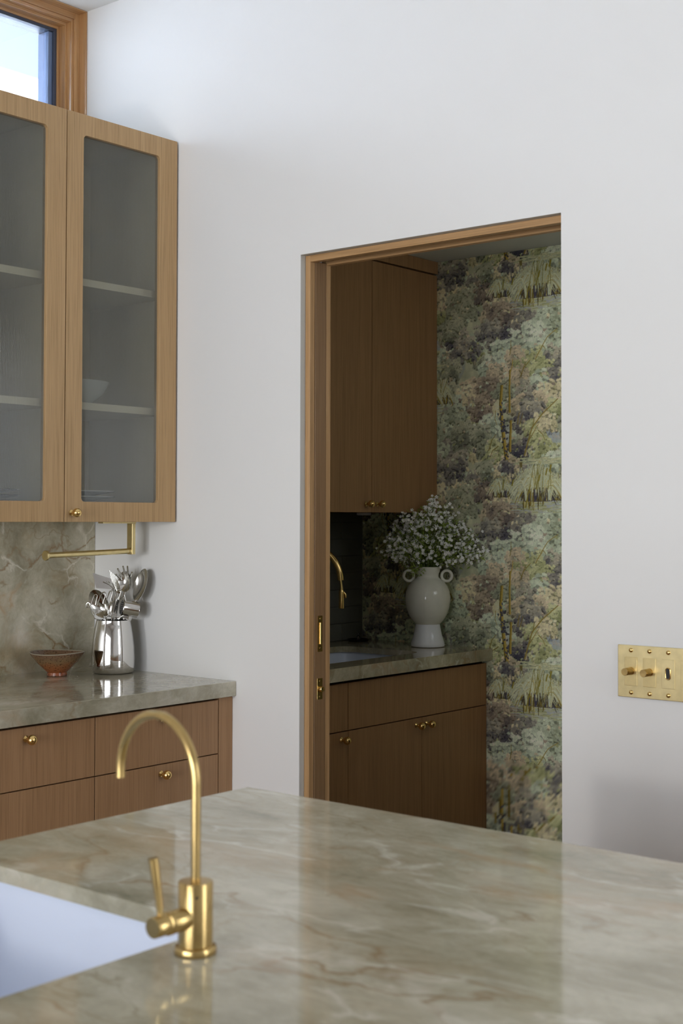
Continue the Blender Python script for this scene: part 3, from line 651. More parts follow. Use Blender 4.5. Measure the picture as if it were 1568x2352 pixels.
for ya_, yb_, ga, gb in ((-0.4415, -0.007, -0.381, -0.080), (-0.880, -0.4445, -0.813, -0.5125)):
    dr = MB().ring((ya_, yb_, U0, U1), (ga, gb, 1.448, 2.522), 0.012, UX-0.022, UX, lambda u, v, h: (h, u, v)).build('door', M['oak'], wc, bevel=0.0008, seg=1)
    # reeded pane: ridges facing the room
    pm = MB(); n = 62; w_ = (gb-ga+0.016)/n; y = ga-0.008; prof = []
    for i in range(n):
        for j in range(6): prof.append((y+w_*(i+j/6), UX-0.0125+0.0021*math.sin(PI*j/6)))
    prof.append((gb+0.008, UX-0.0125))
    vs_ = [(x, yy, z) for z in (1.440, 2.530) for (yy, x) in prof]; m_ = len(prof)
    pm.add(vs_, [(i, i+1, m_+i+1, m_+i) for i in range(m_-1)])
    po = pm.build('reeded_pane', M['reed'], dr); po.data.polygons.foreach_set('use_smooth', [False]*len(po.data.polygons))
    if ya_ > -0.5: knob(dr, UX, -0.4175, 1.4155)
    else: knob(dr, UX, -0.858, 1.4155)

def lathe_thing(name, prof, mat, loc, label, cat, group=None, n=40, parent=None):
    o = MB().lathe(prof, n, Matrix.Translation(loc)).build(name, mat, parent, smooth=True, origin=None if parent else loc)
    if not parent: tag(o, label, cat, group)
    return o
bprof = lambda r, h: [(r*0.45, 0), (r*0.5, 0.004), (r*0.85, h*0.5), (r, h), (r*0.97, h), (r*0.82, h*0.52), (r*0.45, 0.008), (0.001, 0.008)]
lathe_thing('serving_bowl', bprof(0.13, 0.075), M['china'], (0.20, -0.27, 1.7425), 'pale serving bowl on the lower shelf behind the right reeded glass door', 'bowl')
lathe_thing('serving_bowl', bprof(0.13, 0.07), M['china'], (0.20, -0.68, 2.1085), 'pale serving bowl on the upper shelf behind the left reeded glass door', 'bowl')
pl = [(0.07, 0), (0.075, 0.003), (0.13, 0.012), (0.13, 0.015), (0.075, 0.008), (0.001, 0.007)]
for k in range(4): lathe_thing('plate', pl, M['darkdish'], (0.19, -0.60, 1.4195+k*0.0165), ['lowest', 'second', 'third', 'topmost'][k]+' dark plate of the stack on the cabinet floor behind the left reeded door', 'plate', 'stack of dark plates')
for k in range(4): lathe_thing('plate', pl, M['china'], (0.19, -0.24, 1.4195+k*0.0165), ['lowest', 'second', 'third', 'topmost'][k]+' pale plate of the stack on the cabinet floor behind the right reeded door', 'plate', 'stack of pale plates')

# ------------------------------------------------------------------ paper towel holder
th = thing('paper_towel_holder', 'brass paper towel holder hanging empty under the glass cabinet', 'paper towel holder', (0.28, -0.08, 1.38))
MB().box(0.268, 0.292, -0.20, -0.066, 1.3840, 1.3885).build('mounting_plate', M['lbrass'], th, bevel=0.0006)
MB().box(0.267, 0.291, -0.082, -0.068, 1.287, 1.3838).build('bracket', M['lbrass'], th, bevel=0.001)
MB().tube([(0.279, -0.0822, 1.2975), (0.2795, -0.404, 1.2895)], 0.0085, 20).build('bar', M['lbrass'], th, smooth=True)
MB().lathe([(0.0135, 0), (0.0150, 0.001), (0.0150, 0.006), (0.0140, 0.007), (0.0, 0.007)], 28, Matrix.Translation((0.2795, -0.404, 1.2895)) @ Matrix.Rotation(PI/2, 4, 'X'), cap1=False).build('end_cap', M['lbrass'], th, smooth=True)
MB().lathe([(0.0105, 0), (0.0105, 0.005)], 24, Matrix.Translation((0.279, -0.0823, 1.2975)) @ Matrix.Rotation(PI/2, 4, 'X')).build('collar', M['lbrass'], th, smooth=True)

# ------------------------------------------------------------------ clay bowl
bo = MB().lathe([(0.030, 0), (0.0315, 0.002), (0.030, 0.011), (0.034, 0.015), (0.060, 0.040), (0.0815, 0.0665), (0.0835, 0.0705), (0.0820, 0.0725), (0.0785, 0.069), (0.056, 0.040), (0.030, 0.020), (0.001, 0.017)], 56, Matrix.Translation((0.153, -0.262, 0.9142))).build('clay_bowl', M['bowl'], smooth=True, origin=(0.153, -0.262, 0.9142))
for v in bo.data.vertices: v.co.z += 0.0018*math.sin(math.atan2(v.co.y, v.co.x)*2+1)*(v.co.z/0.07)
tag(bo, 'small footed rust and brown speckled clay bowl on the left countertop', 'bowl')
rim = MB().tube([(0.153+0.0822*math.cos(a), -0.262+0.0822*math.sin(a), 0.9142+0.0722+0.0018*math.sin(a*2+1)) for a in [2*PI*k/48 for k in range(48)]], 0.0016, 8, closed=True).build('rim', plain('bowl_rim', (0.30, 0.27, 0.20), 0.25), bo, smooth=True)

# ------------------------------------------------------------------ steel crock and utensils
CX, CY, CZ = 0.220, -0.094, 0.9142
pr = [(0.050, 0), (0.060, 0.0015), (0.0645, 0.006), (0.0675, 0.020), (0.0680, 0.045), (0.0665, 0.080), (0.0620, 0.120), (0.0565, 0.150), (0.0535, 0.1635), (0.0535, 0.1660), (0.0525, 0.1660), (0.0520, 0.160), (0.0600, 0.120), (0.065, 0.08), (0.066, 0.03), (0.060, 0.008), (0.001, 0.006)]
cr = MB().lathe(pr, 64, Matrix.Translation((CX, CY, CZ))).build('utensil_crock', M['steel'], smooth=True, origin=(CX, CY, CZ)); tag(cr, 'polished steel barrel shaped crock holding kitchen utensils on the left countertop', 'utensil holder')
RR = Vector((0.7705, 0.6375, 0)); UU = Vector((0, 0, 1)); FF = Vector((0.6375, -0.7705, 0))     # right, up, towards the room
def L3(a, b_, c=0.0): return Vector((CX, CY, CZ)) + RR*a + UU*b_ + FF*c
K_ = 0.000172
def I3(cx, cy, c=0.0): return L3((cx-600)*K_, 0.166+(1200-cy)*K_, c)
def utensil(name, label): return thing(name, label, 'utensil', tuple(L3(0, 0.006, 0)))
def handle(t, top, bot, r=0.003, flat=(1.5, 0.5)): return MB().tube([bot, (bot+top)/2, top], r, 10, flat=flat).build('handle', M['dsteel'], t, smooth=True)
def bowl_shell(c, long, wide, nrm, L, W_, depth, th=0.0012, nu=20, nv=8):
    m_ = MB(); long, wide, nrm = long.normalized(), wide.normalized(), nrm.normalized(); vs_ = []; fs_ = []
    for layer in (0, 1):
        for i in range(nv+1):
            r = i/nv
            for k in range(nu):
                a = 2*PI*k/nu; z = -depth*(1-r*r)*(1 if layer == 0 else 1) + (th if layer else 0)
                vs_.append(c+long*(math.cos(a)*r*L)+wide*(math.sin(a)*r*W_)+nrm*z)
    S_ = (nv+1)*nu
    for layer in (0, 1):
        for i in range(nv):
            for k in range(nu): k2 = (k+1) % nu; f = (layer*S_+i*nu+k, layer*S_+i*nu+k2, layer*S_+(i+1)*nu+k2, layer*S_+(i+1)*nu+k); fs_.append(f if layer else f[::-1])
    for k in range(nu): k2 = (k+1) % nu; fs_.append((nv*nu+k, nv*nu+k2, S_+nv*nu+k2, S_+nv*nu+k))
    return m_.add(vs_, fs_)
# 1 big serving spoon, right
t = utensil('serving_spoon', 'large steel serving spoon leaning right, highest on the right side of the crock')
up = (I3(1185, 270)-I3(1000, 850)).normalized()
wide = (RR*0.62 + FF*0.70).normalized(); wide = (wide-up*wide.dot(up)).normalized(); nrm = up.cross(wide); nrm = nrm if nrm.dot(FF) > 0 else -nrm
bowl_shell(I3(1090, 560, 0.0), up, wide, nrm, 0.053, 0.033, 0.015).build('spoon_bowl', M['dsteel'], t, smooth=True)
handle(t, I3(1015, 830, 0.0), L3(0.008, 0.03, 0.0), 0.0042)
# 2 steel masher/ricer drum
t = utensil('potato_ricer', 'steel ricer drum with perforated face lying sideways over the crock rim')
ax = (I3(1110, 1020, -0.002)-I3(800, 960, 0.022)).normalized(); q = Vector((0, 0, 1)).rotation_difference(ax).to_matrix().to_4x4()
c0 = I3(770, 960, 0.026)
MB().lathe([(0.0225, 0), (0.0245, 0.002), (0.0245, 0.050), (0.0255, 0.052), (0.0235, 0.052), (0.0235, 0.004)], 36, Matrix.Translation(c0) @ q, cap0=False, cap1=False).build('drum', M['dsteel'], t, smooth=True)
m_ = MB(); sd = ax.orthogonal().normalized(); s2 = ax.cross(sd)
m_.lathe([(0.0225, 0), (0.0225, 0.0015)], 36, Matrix.Translation(c0) @ q); m_.build('perforated_face', M['black'], t, smooth=True)
m_ = MB()
vz = (UU-ax*UU.dot(ax)).normalized(); vh = ax.cross(vz)
for i in range(-3, 4):
    hw = math.sqrt(max(0, 0.021**2-(i*0.0062)**2))
    for j in range(-4, 5):
        if abs(j*0.0045) < hw: pt = c0-ax*0.0006+vz*(i*0.0062)+vh*(j*0.0045); m_.tube([pt-vh*0.0013, pt+vh*0.0013], 0.0009, 6)
m_.build('perforations', M['steel'], t)
handle(t, c0+ax*0.026-UU*0.024, L3(0.020, 0.02, 0.02), 0.004)
# 3 pasta server
t = utensil('pasta_server', 'steel pasta server with thick curled teeth at the top of the bunch')
up = (I3(800, 430)-I3(800, 700)).normalized(); bowl_shell(I3(800, 500, -0.006), UU, (RR+FF*0.3).normalized(), (FF-RR*0.3), 0.033, 0.022, 0.010).build('head', M['dsteel'], t, smooth=True)
for (a, b_), (c_, d_) in (((740, 420), (672, 262)), ((790, 360), (770, 220)), ((850, 380), (850, 220)), ((880, 440), (935, 330)), ((735, 470), (640, 370))):
    MB().tube([I3(a, b_, -0.010), I3((a+c_)/2, (b_+d_)/2, -0.006), I3(c_, d_, 0.004)], [0.0038, 0.0032, 0.0026], 10).build('tooth', M['dsteel'], t, smooth=True)
handle(t, I3(800, 690, -0.008), L3(0.004, 0.02, -0.02), 0.0035)
# 4 slotted blade seen nearly edge on
t = utensil('slotted_spatula', 'narrow slotted steel spatula with pointed corner left of the pasta server')
for k in range(5):
    dx = k*34
    MB().tube([I3(520+dx, 300+k*26, 0.004+k*0.003), I3(590+dx*0.9, 520+k*16, 0.004+k*0.003), I3(668+dx*0.4, 700, 0.006)], [0.0016, 0.0024, 0.0022], 8, flat=(0.6, 1.4)).build('slat', M['dsteel'], t, smooth=True)
MB().tube([I3(655, 690, 0.006), I3(740, 700, 0.010)], 0.004, 8).build('neck', M['dsteel'], t, smooth=True)
handle(t, I3(690, 700, 0.008), L3(-0.004, 0.02, 0.012), 0.0034)
# 5 wide turner
t = utensil('turner', 'wide flat steel turner leaning left behind the ladle')
P4 = [I3(200, 345, -0.012), I3(575, 468, -0.022), I3(615, 650, -0.020), I3(268, 628, -0.010)]; nn = (P4[1]-P4[0]).cross(P4[3]-P4[0]).normalized()*0.0008
MB().add([p_ for p_ in P4]+[p_+nn for p_ in P4], [(0,1,2,3),(7,6,5,4),(0,1,5,4),(1,2,6,5),(2,3,7,6),(3,0,4,7)]).build('blade', M['steel'], t)
handle(t, I3(560, 640, -0.018), L3(0.0, 0.02, -0.025), 0.0032)
# 6 serving fork
t = utensil('serving_fork', 'slim steel fork with thin tines pointing left over the ladle')
for k in range(3):
    MB().tube([I3(410+k*48, 500-k*5, 0.008-k*0.004), I3(520+k*20, 545, 0.008-k*0.004), I3(625, 640, 0.004)], [0.0009, 0.0014, 0.002], 8).build('tine', M['dsteel'], t, smooth=True)
handle(t, I3(622, 635, 0.004), L3(-0.002, 0.02, 0.0), 0.003)
# 7 ladle
t = utensil('ladle', 'deep round steel ladle hanging on the left side of the crock mouth')
bowl_shell(I3(345, 905, 0.012), (UU*0.90-RR*0.38+FF*0.1), (RR*0.86+UU*0.36+FF*0.35), (FF*0.86-RR*0.36+UU*0.30), 0.047, 0.033, 0.024).build('ladle_bowl', M['dsteel'], t, smooth=True)
handle(t, I3(440, 1120, 0.004), L3(0.012, 0.02, -0.004), 0.0034)
# 8 wire masher
t = utensil('potato_masher', 'steel wire masher with zigzag wire in front of the other utensils')
zz = [(140, 955), (150, 900), (175, 868), (215, 890), (215, 925), (225, 930), (262, 820), (290, 735), (320, 722), (345, 740), (340, 800), (310, 905), (325, 925), (350, 900), (400, 760), (440, 690), (475, 680), (500, 700), (490, 770), (445, 880), (460, 902), (485, 885), (530, 760), (570, 668), (605, 658), (625, 680), (600, 790), (585, 850), (610, 868), (640, 850), (690, 720), (720, 645), (755, 635), (778, 660), (760, 730), (735, 820)]
MB().tube([I3(x, y, 0.044) for x, y in zz], 0.0019, 8).build('zigzag_wire', M['dsteel'], t, smooth=True)
MB().tube([I3(140, 955, 0.034), I3(200, 960, 0.034), I3(240, 1060, 0.034), I3(300, 1165, 0.034), I3(400, 1196, 0.030), I3(520, 1120, 0.022)], 0.0017, 8).build('arm', M['dsteel'], t, smooth=True)
MB().tube([I3(735, 820, 0.034), I3(825, 735, 0.034), I3(905, 1010, 0.034), I3(840, 1090, 0.030), I3(720, 1160, 0.022)], 0.0017, 8).build('arm', M['dsteel'], t, smooth=True)
handle(t, I3(620, 1130, 0.020), L3(0.0, 0.02, 0.02), 0.0045, (1, 1)); MB().tube([I3(520, 1120, 0.022), I3(620, 1130, 0.020), I3(720, 1160, 0.022)], 0.002, 8).build('bridge', M['dsteel'], t, smooth=True)
# 9 teaspoon, 10 spreader
t = utensil('teaspoon', 'small steel teaspoon standing in the middle of the crock')
bowl_shell(I3(560, 985, 0.026), UU+RR*0.12, RR, FF, 0.021, 0.0075, 0.003).build('spoon_bowl', M['dsteel'], t, smooth=True)
handle(t, I3(588, 1090, 0.026), L3(0.006, 0.02, 0.018), 0.0016)
t = utensil('butter_spreader', 'flat steel spreader blade standing right of the teaspoon')
MB().tube([I3(620, 1090, 0.028), I3(655, 960, 0.026), I3(695, 850, 0.024), I3(730, 760, 0.022)], [0.004, 0.006, 0.007, 0.002], 12, flat=(1, 0.18)).build('blade', M['dsteel'], t, smooth=True)
handle(t, I3(620, 1095, 0.028), L3(-0.010, 0.02, 0.02), 0.0022)

# ------------------------------------------------------------------ switch plate
sw = thing('switch_plate', 'brass plate with two dimmer knobs and an oval port on the white wall', 'light switch', (2.04, 0, 1.04))
PXa, PXb, PZa, PZb = 1.937, 2.152, 0.977, 1.101
MB().box(PXa, PXb, -0.0045, -0.0002, PZa, PZb).build('plate', M['pbrass'], sw, bevel=0.0012)
for k in range(4):
    cx = 1.972+k*0.048
    ins = MB().box(cx-0.0165, cx+0.0165, -0.0062, -0.0046, 1.005, 1.073).build('insert', M['lbrass'] if k < 2 else M['pbrass'], sw, bevel=0.0006)
    if k == 3: pass
    elif k in (0, 1):
        rot = Matrix.Translation((cx, -0.0062, 1.040)) @ Matrix.Rotation(PI/2, 4, 'X')
        MB().lathe([(0.0098, 0), (0.0098, 0.0020)], 28, rot).build('collar', M['brass'], ins, smooth=True)
        MB().lathe([(0.0088, 0.002), (0.0088, 0.031), (0.0082, 0.032), (0.0, 0.0318)], 32, rot, cap1=False).build('dimmer_knob', M['sbrass'], ins, smooth=True)
    else:
        cap = lambda r, h0: [(cx+r*math.cos(a), h0, 1.040+r*math.sin(a)+(0.0075 if math.sin(a) >= 0 else -0.0075)) for a in [2*PI*(i+0.5)/28 for i in range(28)]]
        MB().tube(cap(0.0058, -0.0068), 0.0014, 8, closed=True).build('port_ring', M['brass'], ins, smooth=True)
        m_ = MB(); m_.add(cap(0.0046, -0.0074)+cap(0.0046, -0.0063), [tuple(range(28)), tuple(reversed(range(28, 56)))]+[(i, (i+1) % 28, 28+(i+1) % 28, 28+i) for i in range(28)]); m_.build('port_slot', M['black'], ins)
    for z in (0.989, 1.089): MB().lathe([(0.0055, 0), (0.0050, 0.0016), (0.003, 0.0030), (0.0, 0.0034)], 16, Matrix.Translation((cx, -0.0046, z)) @ Matrix.Rotation(PI/2, 4, 'X'), cap1=False).build('screw', M['brass'], sw, smooth=True)

# ------------------------------------------------------------------ island
IX0, IX1, IY0, IY1 = 1.801, 4.40, -2.62, -1.143
HX0, HX1, HY0, HY1 = 1.870, 2.356, -2.50, -1.773
ib = thing('island_cabinet', 'oak island base carrying the veined stone top', 'cabinet', (3.0, -1.9, 0))
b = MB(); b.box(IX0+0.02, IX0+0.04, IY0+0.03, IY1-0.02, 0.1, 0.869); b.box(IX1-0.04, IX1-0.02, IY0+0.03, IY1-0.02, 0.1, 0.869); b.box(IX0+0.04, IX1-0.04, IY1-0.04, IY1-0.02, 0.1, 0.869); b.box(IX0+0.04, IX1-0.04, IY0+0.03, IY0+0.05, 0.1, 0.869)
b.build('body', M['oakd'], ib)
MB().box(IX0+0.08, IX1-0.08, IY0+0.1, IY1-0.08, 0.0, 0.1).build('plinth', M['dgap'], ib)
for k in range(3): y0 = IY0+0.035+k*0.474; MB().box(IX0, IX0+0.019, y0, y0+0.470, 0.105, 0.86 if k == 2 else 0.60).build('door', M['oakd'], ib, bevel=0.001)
it = MB(); it.ring((IX0, IX1, IY0, IY1), (HX0, HX1, HY0, HY1), 0.018, 0.892, 0.914, lambda u, v, h: (u, v, h), seg=8)
it.box(IX0, IX0+0.022, IY0, IY1, 0.870, 0.8922); it.box(IX1-0.022, IX1, IY0, IY1, 0.870, 0.8922); it.box(IX0+0.022, IX1-0.022, IY1-0.022, IY1, 0.870, 0.8922); it.box(IX0+0.022, IX1-0.022, IY0, IY0+0.022, 0.870, 0.8922)
ito = it.build('island_countertop', M['stone'], origin=(3.0, -1.9, 0.87)); tag(ito, 'large polished beige stone island top with brown and white veins in the foreground', 'countertop')
def basin(name, x0, x1, y0, y1, top, depth, rad, mat, label):
    o = thing(name, label, 'sink', ((x0+x1)/2, (y0+y1)/2, top-depth)); e = 0.008
    m_ = MB(); seg = 8
    def loop(i, r, z):
        a0, a1, b0, b1 = x0-e+i, x1+e-i, y0-e+i, y1+e-i; cs = [(a0+r, b0+r, PI), (a1-r, b0+r, 1.5*PI), (a1-r, b1-r, 0), (a0+r, b1-r, 0.5*PI)]
        return [(cx+r*math.cos(st+0.5*PI*k/seg), cy+r*math.sin(st+0.5*PI*k/seg), z) for cx, cy, st in cs for k in range(seg+1)]
    lv = [loop(0, rad, top), loop(0.002, rad, top-0.01), loop(0.006, rad, top-depth+0.03), loop(0.012, rad, top-depth+0.012), loop(0.03, rad, top-depth+0.002), loop(min(x1-x0, y1-y0)*0.45, 0.02, top-depth)]
    out = [loop(-0.012, rad+0.01, top), loop(-0.012, rad+0.01, top-depth-0.01), loop(0.05, rad, top-depth-0.012)]
    allv = sum(out[::-1]+lv, []); n = len(lv[0]); K2 = len(out)+len(lv); fs_ = []
    for i in range(K2-1):
        for k in range(n): k2 = (k+1) % n; fs_.append((i*n+k, i*n+k2, (i+1)*n+k2, (i+1)*n+k))
    fs_.append(tuple(range((K2-1)*n, K2*n))); fs_.append(tuple(reversed(range(n)))); m_.add(allv, fs_); m_.build('basin', mat, o, smooth=True)
    MB().lathe([(0.042, 0), (0.042, 0.003), (0.036, 0.0035), (0.030, 0.001), (0.0, 0.0012)], 28, Matrix.Translation(((x0+x1)/2, (y0+y1)/2, top-depth+0.0003)), cap1=False).build('drain', M['sbrass'], o, smooth=True)
    return o
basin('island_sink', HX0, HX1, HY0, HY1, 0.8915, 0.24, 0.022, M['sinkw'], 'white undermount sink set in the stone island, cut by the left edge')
# island tap
FX, FY = 2.405, -1.864
fa = thing('island_faucet', 'satin brass gooseneck filter tap standing on the island beside the sink', 'faucet', (FX, FY, 0.914))
MB().lathe([(0.0235, 0), (0.0240, 0.001), (0.0240, 0.006), (0.0228, 0.0085), (0.0205, 0.0095)], 40, Matrix.Translation((FX, FY, 0.9142))).build('base_flange', M['sbrass'], fa, smooth=True)
MB().lathe([(0.0195, 0.0095), (0.0195, 0.079), (0.0188, 0.080), (0.007, 0.0805)], 40, Matrix.Translation((FX, FY, 0.9142))).build('body', M['sbrass'], fa, smooth=True)
MB().lathe([(0.0016, 0), (0.0016, 0.0006)], 12, Matrix.Translation((FX+0.0150, FY-0.0125, 0.9142+0.066)) @ Matrix.Rotation(PI/2, 4, 'Y') @ Matrix.Rotation(math.radians(40), 4, 'X')).build('set_screw', M['black'], fa)
dd = Vector((-0.995, 0.099, 0)); R_ = 0.072; zc = 1.100
pts = [(FX, FY, 0.994), (FX, FY, 1.03), (FX, FY, 1.07)]+[tuple(Vector((FX, FY, zc))+dd*(R_-R_*math.cos(a))+UU*R_*math.sin(a)) for a in [PI*k/28 for k in range(29)]]+[tuple(Vector((FX, FY, zc-0.010))+dd*(2*R_))]
MB().tube(pts, 0.0056, 20).build('spout', M['sbrass'], fa, smooth=True)
rotm = Matrix.Translation((FX, FY-0.012, 0.956)) @ Matrix.Rotation(PI/2, 4, 'X')
MB().lathe([(0.0125, 0), (0.0125, 0.024), (0.0118, 0.025), (0.0118, 0.027), (0.0130, 0.028), (0.0130, 0.032), (0.0118, 0.033)], 32, rotm).build('valve_body', M['sbrass'], fa, smooth=True)
MB().lathe([(0.0115, 0.033), (0.0115, 0.052), (0.0107, 0.053), (0.0, 0.053)], 32, rotm, cap1=False).build('valve_cap', M['sbrass'], fa, smooth=True)
MB().tube([(FX, FY-0.012-0.041, 0.965), (FX-0.002, FY-0.012-0.042, 0.985), (FX-0.005, FY-0.012-0.044, 1.010), (FX-0.007, FY-0.012-0.046, 1.029)], [0.0036, 0.0042, 0.0056, 0.0060], 20).build('lever', M['sbrass'], fa, smooth=True)

# ------------------------------------------------------------------ pantry cabinets
QX = 0.651; VX = 0.422
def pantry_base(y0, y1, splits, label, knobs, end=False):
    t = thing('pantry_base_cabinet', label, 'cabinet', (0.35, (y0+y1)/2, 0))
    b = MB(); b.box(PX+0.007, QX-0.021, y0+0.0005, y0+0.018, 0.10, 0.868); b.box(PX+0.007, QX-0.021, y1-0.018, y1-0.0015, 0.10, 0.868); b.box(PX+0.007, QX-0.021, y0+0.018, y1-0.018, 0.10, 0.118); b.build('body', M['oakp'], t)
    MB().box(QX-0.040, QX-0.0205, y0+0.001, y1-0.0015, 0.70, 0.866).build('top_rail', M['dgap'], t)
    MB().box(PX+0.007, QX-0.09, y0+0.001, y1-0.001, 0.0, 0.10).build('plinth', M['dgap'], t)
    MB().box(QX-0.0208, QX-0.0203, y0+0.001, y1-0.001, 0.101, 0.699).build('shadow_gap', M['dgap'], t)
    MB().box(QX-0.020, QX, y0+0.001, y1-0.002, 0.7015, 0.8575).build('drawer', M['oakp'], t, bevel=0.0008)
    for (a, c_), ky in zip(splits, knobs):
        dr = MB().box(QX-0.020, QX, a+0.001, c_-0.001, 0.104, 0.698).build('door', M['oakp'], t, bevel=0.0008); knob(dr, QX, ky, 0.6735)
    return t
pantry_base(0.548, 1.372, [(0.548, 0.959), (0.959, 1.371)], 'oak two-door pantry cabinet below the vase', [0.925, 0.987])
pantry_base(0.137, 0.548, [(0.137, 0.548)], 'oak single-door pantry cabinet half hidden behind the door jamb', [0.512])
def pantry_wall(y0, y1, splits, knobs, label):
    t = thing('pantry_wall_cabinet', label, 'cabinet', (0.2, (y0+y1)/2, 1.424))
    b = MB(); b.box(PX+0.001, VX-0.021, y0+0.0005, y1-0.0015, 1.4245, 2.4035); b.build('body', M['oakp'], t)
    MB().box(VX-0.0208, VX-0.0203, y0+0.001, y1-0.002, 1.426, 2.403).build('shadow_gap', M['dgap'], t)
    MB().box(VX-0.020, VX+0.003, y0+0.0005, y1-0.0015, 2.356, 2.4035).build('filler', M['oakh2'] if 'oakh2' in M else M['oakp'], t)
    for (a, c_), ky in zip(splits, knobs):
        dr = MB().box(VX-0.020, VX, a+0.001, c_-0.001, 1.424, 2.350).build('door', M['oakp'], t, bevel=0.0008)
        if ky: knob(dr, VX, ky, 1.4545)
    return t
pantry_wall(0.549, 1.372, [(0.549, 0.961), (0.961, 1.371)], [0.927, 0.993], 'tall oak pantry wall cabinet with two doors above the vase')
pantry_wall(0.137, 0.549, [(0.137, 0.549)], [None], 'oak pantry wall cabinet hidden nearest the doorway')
SX0, SX1, SY0, SY1 = 0.190, 0.566, 0.40, 1.085
b = MB(); b.ring((PX+0.0065, 0.678, WT+0.003, PY-0.0015), (SX0, SX1, SY0, SY1), 0.06, 0.892, 0.914, lambda u, v, h: (u, v, h), seg=8); b.box(0.656, 0.678, WT+0.003, PY-0.0015, 0.870, 0.8922)
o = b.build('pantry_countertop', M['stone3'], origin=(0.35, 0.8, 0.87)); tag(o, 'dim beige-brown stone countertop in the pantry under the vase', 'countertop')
basin('pantry_sink', SX0, SX1, SY0, SY1, 0.8915, 0.18, 0.062, M['sinkw'], 'white undermount sink in the dim pantry counter')
# pantry tap: neck rises at the wall and arcs over the sink
pf = thing('pantry_faucet', 'polished brass pull-down tap partly hidden behind the door jamb in the pantry', 'faucet', (0.12, 0.80, 0.914))
MB().lathe([(0.026, 0), (0.026, 0.004), (0.020, 0.008), (0.019, 0.10), (0.014, 0.105)], 32, Matrix.Translation((0.12, 0.72, 0.9142))).build('body', M['brass'], pf, smooth=True)
hx, hy = 0.350, 0.870; bx, by = 0.12, 0.72; dv = Vector((hx-bx, hy-by, 0)); Rr = dv.length/2; dn = dv.normalized()
pts = [(bx, by, 1.02), (bx, by, 1.10)]+[tuple(Vector((bx, by, 1.175))+dn*(Rr-Rr*math.cos(a))+UU*Rr*math.sin(a)*0.95) for a in [PI*k/24 for k in range(24)]]+[(hx, hy, 1.176)]
MB().tube(pts, 0.0115, 20).build('neck', M['brass'], pf, smooth=True)
MB().tube([(hx, hy, 1.176), (hx+0.002, hy+0.001, 1.160), (hx+0.003, hy+0.001, 1.150), (hx+0.003, hy+0.001, 1.140)], [0.0045, 0.0045, 0.0055, 0.0065], 16).build('hose_joint', M['brass'], pf, smooth=True)
MB().tube([(hx+0.003, hy+0.001, 1.141), (hx+0.003, hy+0.001, 1.135), (hx+0.003, hy+0.001, 1.078), (hx+0.003, hy+0.001, 1.074)], [0.0075, 0.0095, 0.0100, 0.0095], 20).build('spray_head', M['brass'], pf, smooth=True)
MB().tube([(hx+0.008, hy+0.006, 1.137), (hx+0.014, hy+0.011, 1.124), (hx+0.014, hy+0.011, 1.112)], [0.002, 0.0045, 0.003], 12).build('spray_button', M['brass'], pf, smooth=True)
MB().tube([(bx+0.018, by+0.01, 0.975), (bx+0.06, by+0.06, 0.985)], 0.004, 10).build('lever', M['brass'], pf, smooth=True)
# black dish with crystal bottle stopper
sd_ = MB().lathe([(0.030, 0), (0.040, 0.002), (0.043, 0.010), (0.040, 0.010), (0.034, 0.004), (0.001, 0.004)], 36, Matrix.Translation((0.115, 1.265, 0.9142))).build('soap_dish', M['dish'], smooth=True, origin=(0.115, 1.265, 0.9142)); tag(sd_, 'low black dish in the dark back corner of the pantry counter', 'dish')
o = MB().lathe([(0.010, 0), (0.0105, 0.006), (0.004, 0.010), (0.0075, 0.015), (0.004, 0.021), (0.006, 0.027), (0.001, 0.031)], 20, Matrix.Translation((0.115, 1.265, 0.9187))).build('glass_stopper', M['crystal'], smooth=True, origin=(0.115, 1.265, 0.9187)); tag(o, 'tiny glinting glass stopper resting in the black pantry dish', 'stopper')
o = MB().lathe([(0.026, 0), (0.028, -0.002), (0.028, -0.008), (0.024, -0.010), (0.0, -0.010)], 32, Matrix.Translation((0.25, 1.13, 1.4238)), cap1=False).build('puck_light', M['plastic'], smooth=True, origin=(0.25, 1.13, 1.414)); tag(o, 'small white puck light, switched off, under the pantry wall cabinet', 'light')

# ------------------------------------------------------------------ vase and bouquet
q_ = 0.000272; VXc, VYc, VZ = 0.452, 1.268, 0.9142
def H_(y): return (2065-y)*q_
prof = [(205, 2065), (232, 2058), (240, 2045), (236, 2010), (200, 1900), (180, 1800), (173, 1757), (170, 1745)]
prof2 = [(168, 1752), (180, 1738), (222, 1695), (268, 1620), (300, 1530), (317, 1420), (318, 1370), (306, 1290), (275, 1215), (225, 1150), (180, 1117), (160, 1105), (153, 1080), (155, 1050), (170, 1010), (185, 965), (187, 950), (178, 948), (165, 960), (150, 1010), (146, 1080), (150, 1110), (200, 1160)]
va = thing('vase', 'cream ceramic vase with round belly, flared foot and two ring handles on the pantry counter', 'vase', (VXc, VYc, VZ))
MB().lathe([(r*q_, H_(y)) for r, y in prof], 56, Matrix.Translation((VXc, VYc, VZ)), cap1=True).build('foot', M['vasefoot'], va, smooth=True)
MB().lathe([(r*q_, H_(y)) for r, y in prof2], 64, Matrix.Translation((VXc, VYc, VZ)), cap1=False).build('body', M['vase'], va, smooth=True, auto=60)
R3 = Vector((0.7705, 0.6375, 0))
for s_ in (-266, 266):
    c_ = Vector((VXc, VYc, VZ+H_(1075)))+R3*(s_*q_)
    MB().tube([c_+R3*(72*q_*math.cos(a))+UU*(74*q_*math.sin(a)) for a in [2*PI*k/36 for k in range(36)]], 21*q_, 14, closed=True).build('ring_handle', M['vase'], va, smooth=True)
RIM = VZ+H_(950); bq = thing('bouquet', 'loose bouquet of tiny white flowers with green leaves in the cream vase', 'flowers', (VXc, VYc, RIM-0.10))
F3 = Vector((0.6375, -0.7705, 0))
rs = random.Random(11)
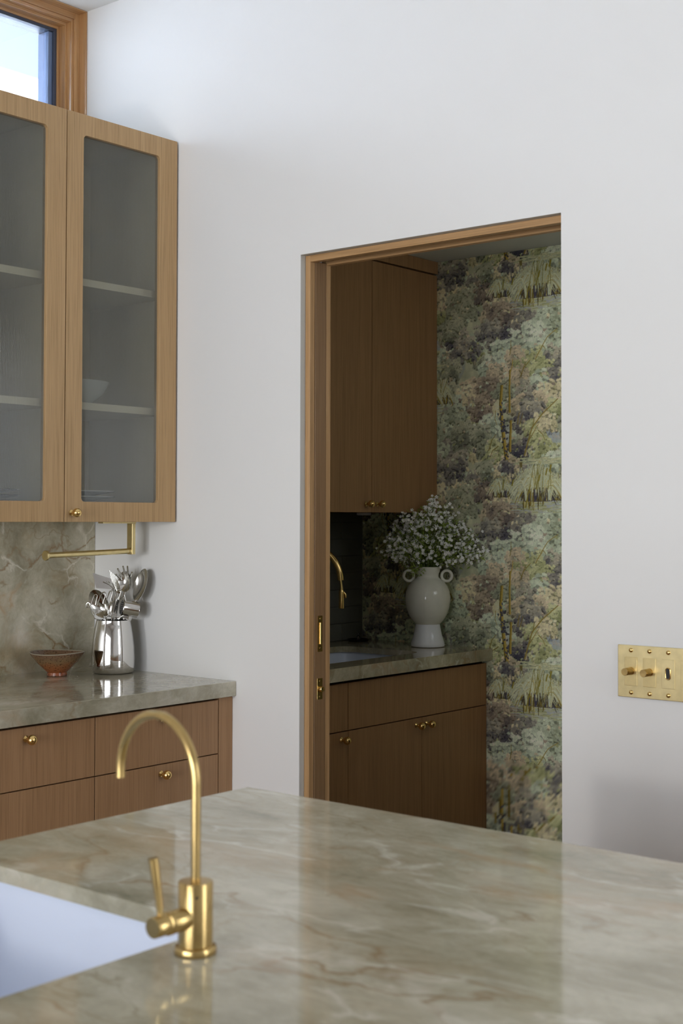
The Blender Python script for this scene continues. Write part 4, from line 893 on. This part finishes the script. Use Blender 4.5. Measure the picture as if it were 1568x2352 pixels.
def petal_flower(m_, c, n, r):
    n = n.normalized(); a = n.orthogonal().normalized(); b_ = n.cross(a); ph = rs.random()*6
    for k in range(5):
        t = ph+2*PI*k/5; d_ = a*math.cos(t)+b_*math.sin(t); e = a*math.cos(t+0.5)+b_*math.sin(t+0.5); g_ = a*math.cos(t-0.5)+b_*math.sin(t-0.5)
        m_.add([c, c+g_*r*0.75+n*r*0.15, c+d_*r+n*r*0.28, c+e*r*0.75+n*r*0.15], [(0, 1, 2, 3)])
def leafq(m_, c, d_, n, L, W_):
    d_ = d_.normalized(); s_ = d_.cross(n).normalized(); m_.add([c, c+d_*L*0.5+s_*W_, c+d_*L, c+d_*L*0.5-s_*W_+n*0.001], [(0, 1, 2, 3)])
def fit(p_):
    n_ = 0
    while not ok(p_) and n_ < 40: p_ = p_+F3*0.005; n_ += 1
    return p_
def ok(p_): return p_.y < PY-0.008 and not (p_.x < VX+0.014 and p_.z > 1.412) and p_.x > 0.07
lv = MB(); count = 0; tries = 0
while count < 120 and tries < 4000:
    tries += 1
    a = rs.uniform(-1.26, 1.38); el = rs.random()**0.42                       # fan in the picture plane, radial fill
    rad = el*(0.195+0.022*math.cos(a*2))*(1.14 if a > 0 else 1.0); dep = rs.uniform(-1, 1)*0.085*math.sqrt(max(0, 1-el*el*0.6))+0.015
    ctr = Vector((VXc, VYc, RIM+0.028))
    tip = fit(ctr+R3*(math.sin(a*1.15)*rad)+UU*(math.cos(a*1.15)*rad*0.96)+F3*dep)
    if not ok(tip) or tip.z < RIM-0.018: continue
    root = Vector((VXc, VYc, RIM-0.06))+R3*rs.uniform(-0.02, 0.02)+F3*rs.uniform(-0.02, 0.02)
    mouth = Vector((VXc, VYc, RIM))+R3*(max(-1, min(1, math.sin(a)))*0.034)+F3*rs.uniform(-0.02, 0.03)
    path = []
    for i in range(9):
        t = i/8; p_ = root*(1-t)**2+mouth*2*t*(1-t)+(mouth*(t*t)); 
        path.append(root.lerp(mouth, t) if i < 3 else None)
    path = [root, mouth]+[mouth*((1-t)**2)+(mouth+UU*0.05+(tip-mouth)*0.25)*(2*t*(1-t))+tip*t*t for t in (0.25, 0.5, 0.75, 1.0)]
    sp_ = MB().tube(path, [0.0011, 0.0010, 0.0009, 0.0008, 0.0007, 0.0005], 5); bl = MB()
    out = (tip-Vector((VXc, VYc, RIM-0.02))).normalized()
    for k in range(rs.randint(7, 12)):
        c_ = tip-out*rs.uniform(0, 0.045)+Vector([rs.gauss(0, 0.012) for _ in range(3)])
        c_ = fit(c_)
        if not ok(c_): continue
        base = tip.lerp(path[-2], rs.random()*0.9); sp_.tube([base, c_], 0.0004, 3)
        petal_flower(bl, c_, out*0.5+Vector([rs.gauss(0, 0.35) for _ in range(3)])+F3*1.2, rs.uniform(0.0056, 0.0082))
    for k in range(27):
        pp = path[2].lerp(path[-1], rs.random()**0.7)+Vector([rs.gauss(0, 0.016) for _ in range(3)])
        if ok(pp) and pp.z > RIM-0.005 or (pp-Vector((VXc, VYc, pp.z))).length > 0.062 and ok(pp) and pp.z > RIM-0.03: leafq(lv, pp, out+Vector([rs.gauss(0, 0.7) for _ in range(3)]), Vector([rs.gauss(0, 1) for _ in range(3)]).normalized(), rs.uniform(0.010, 0.022), rs.uniform(0.0014, 0.0030))
    if not bl.v: continue
    so = sp_.build('flower_sprig', M['stem'], bq); fo = bl.build('blossoms', M['petal'], so); fo['kind'] = 'stuff'; count += 1
# trailing leaves over the left lip
for k in range(60):
    pp = Vector((VXc, VYc, RIM-0.005))+R3*rs.uniform(-0.075, -0.02)+F3*rs.uniform(0.045, 0.062)+UU*rs.uniform(-0.022, 0.01)
    leafq(lv, pp, Vector([rs.gauss(0, 1), rs.gauss(0, 1), rs.gauss(-0.3, 1)]), F3, 0.014, 0.002)
lo = lv.build('leaves', M['leaf'], bq); lo['kind'] = 'stuff'
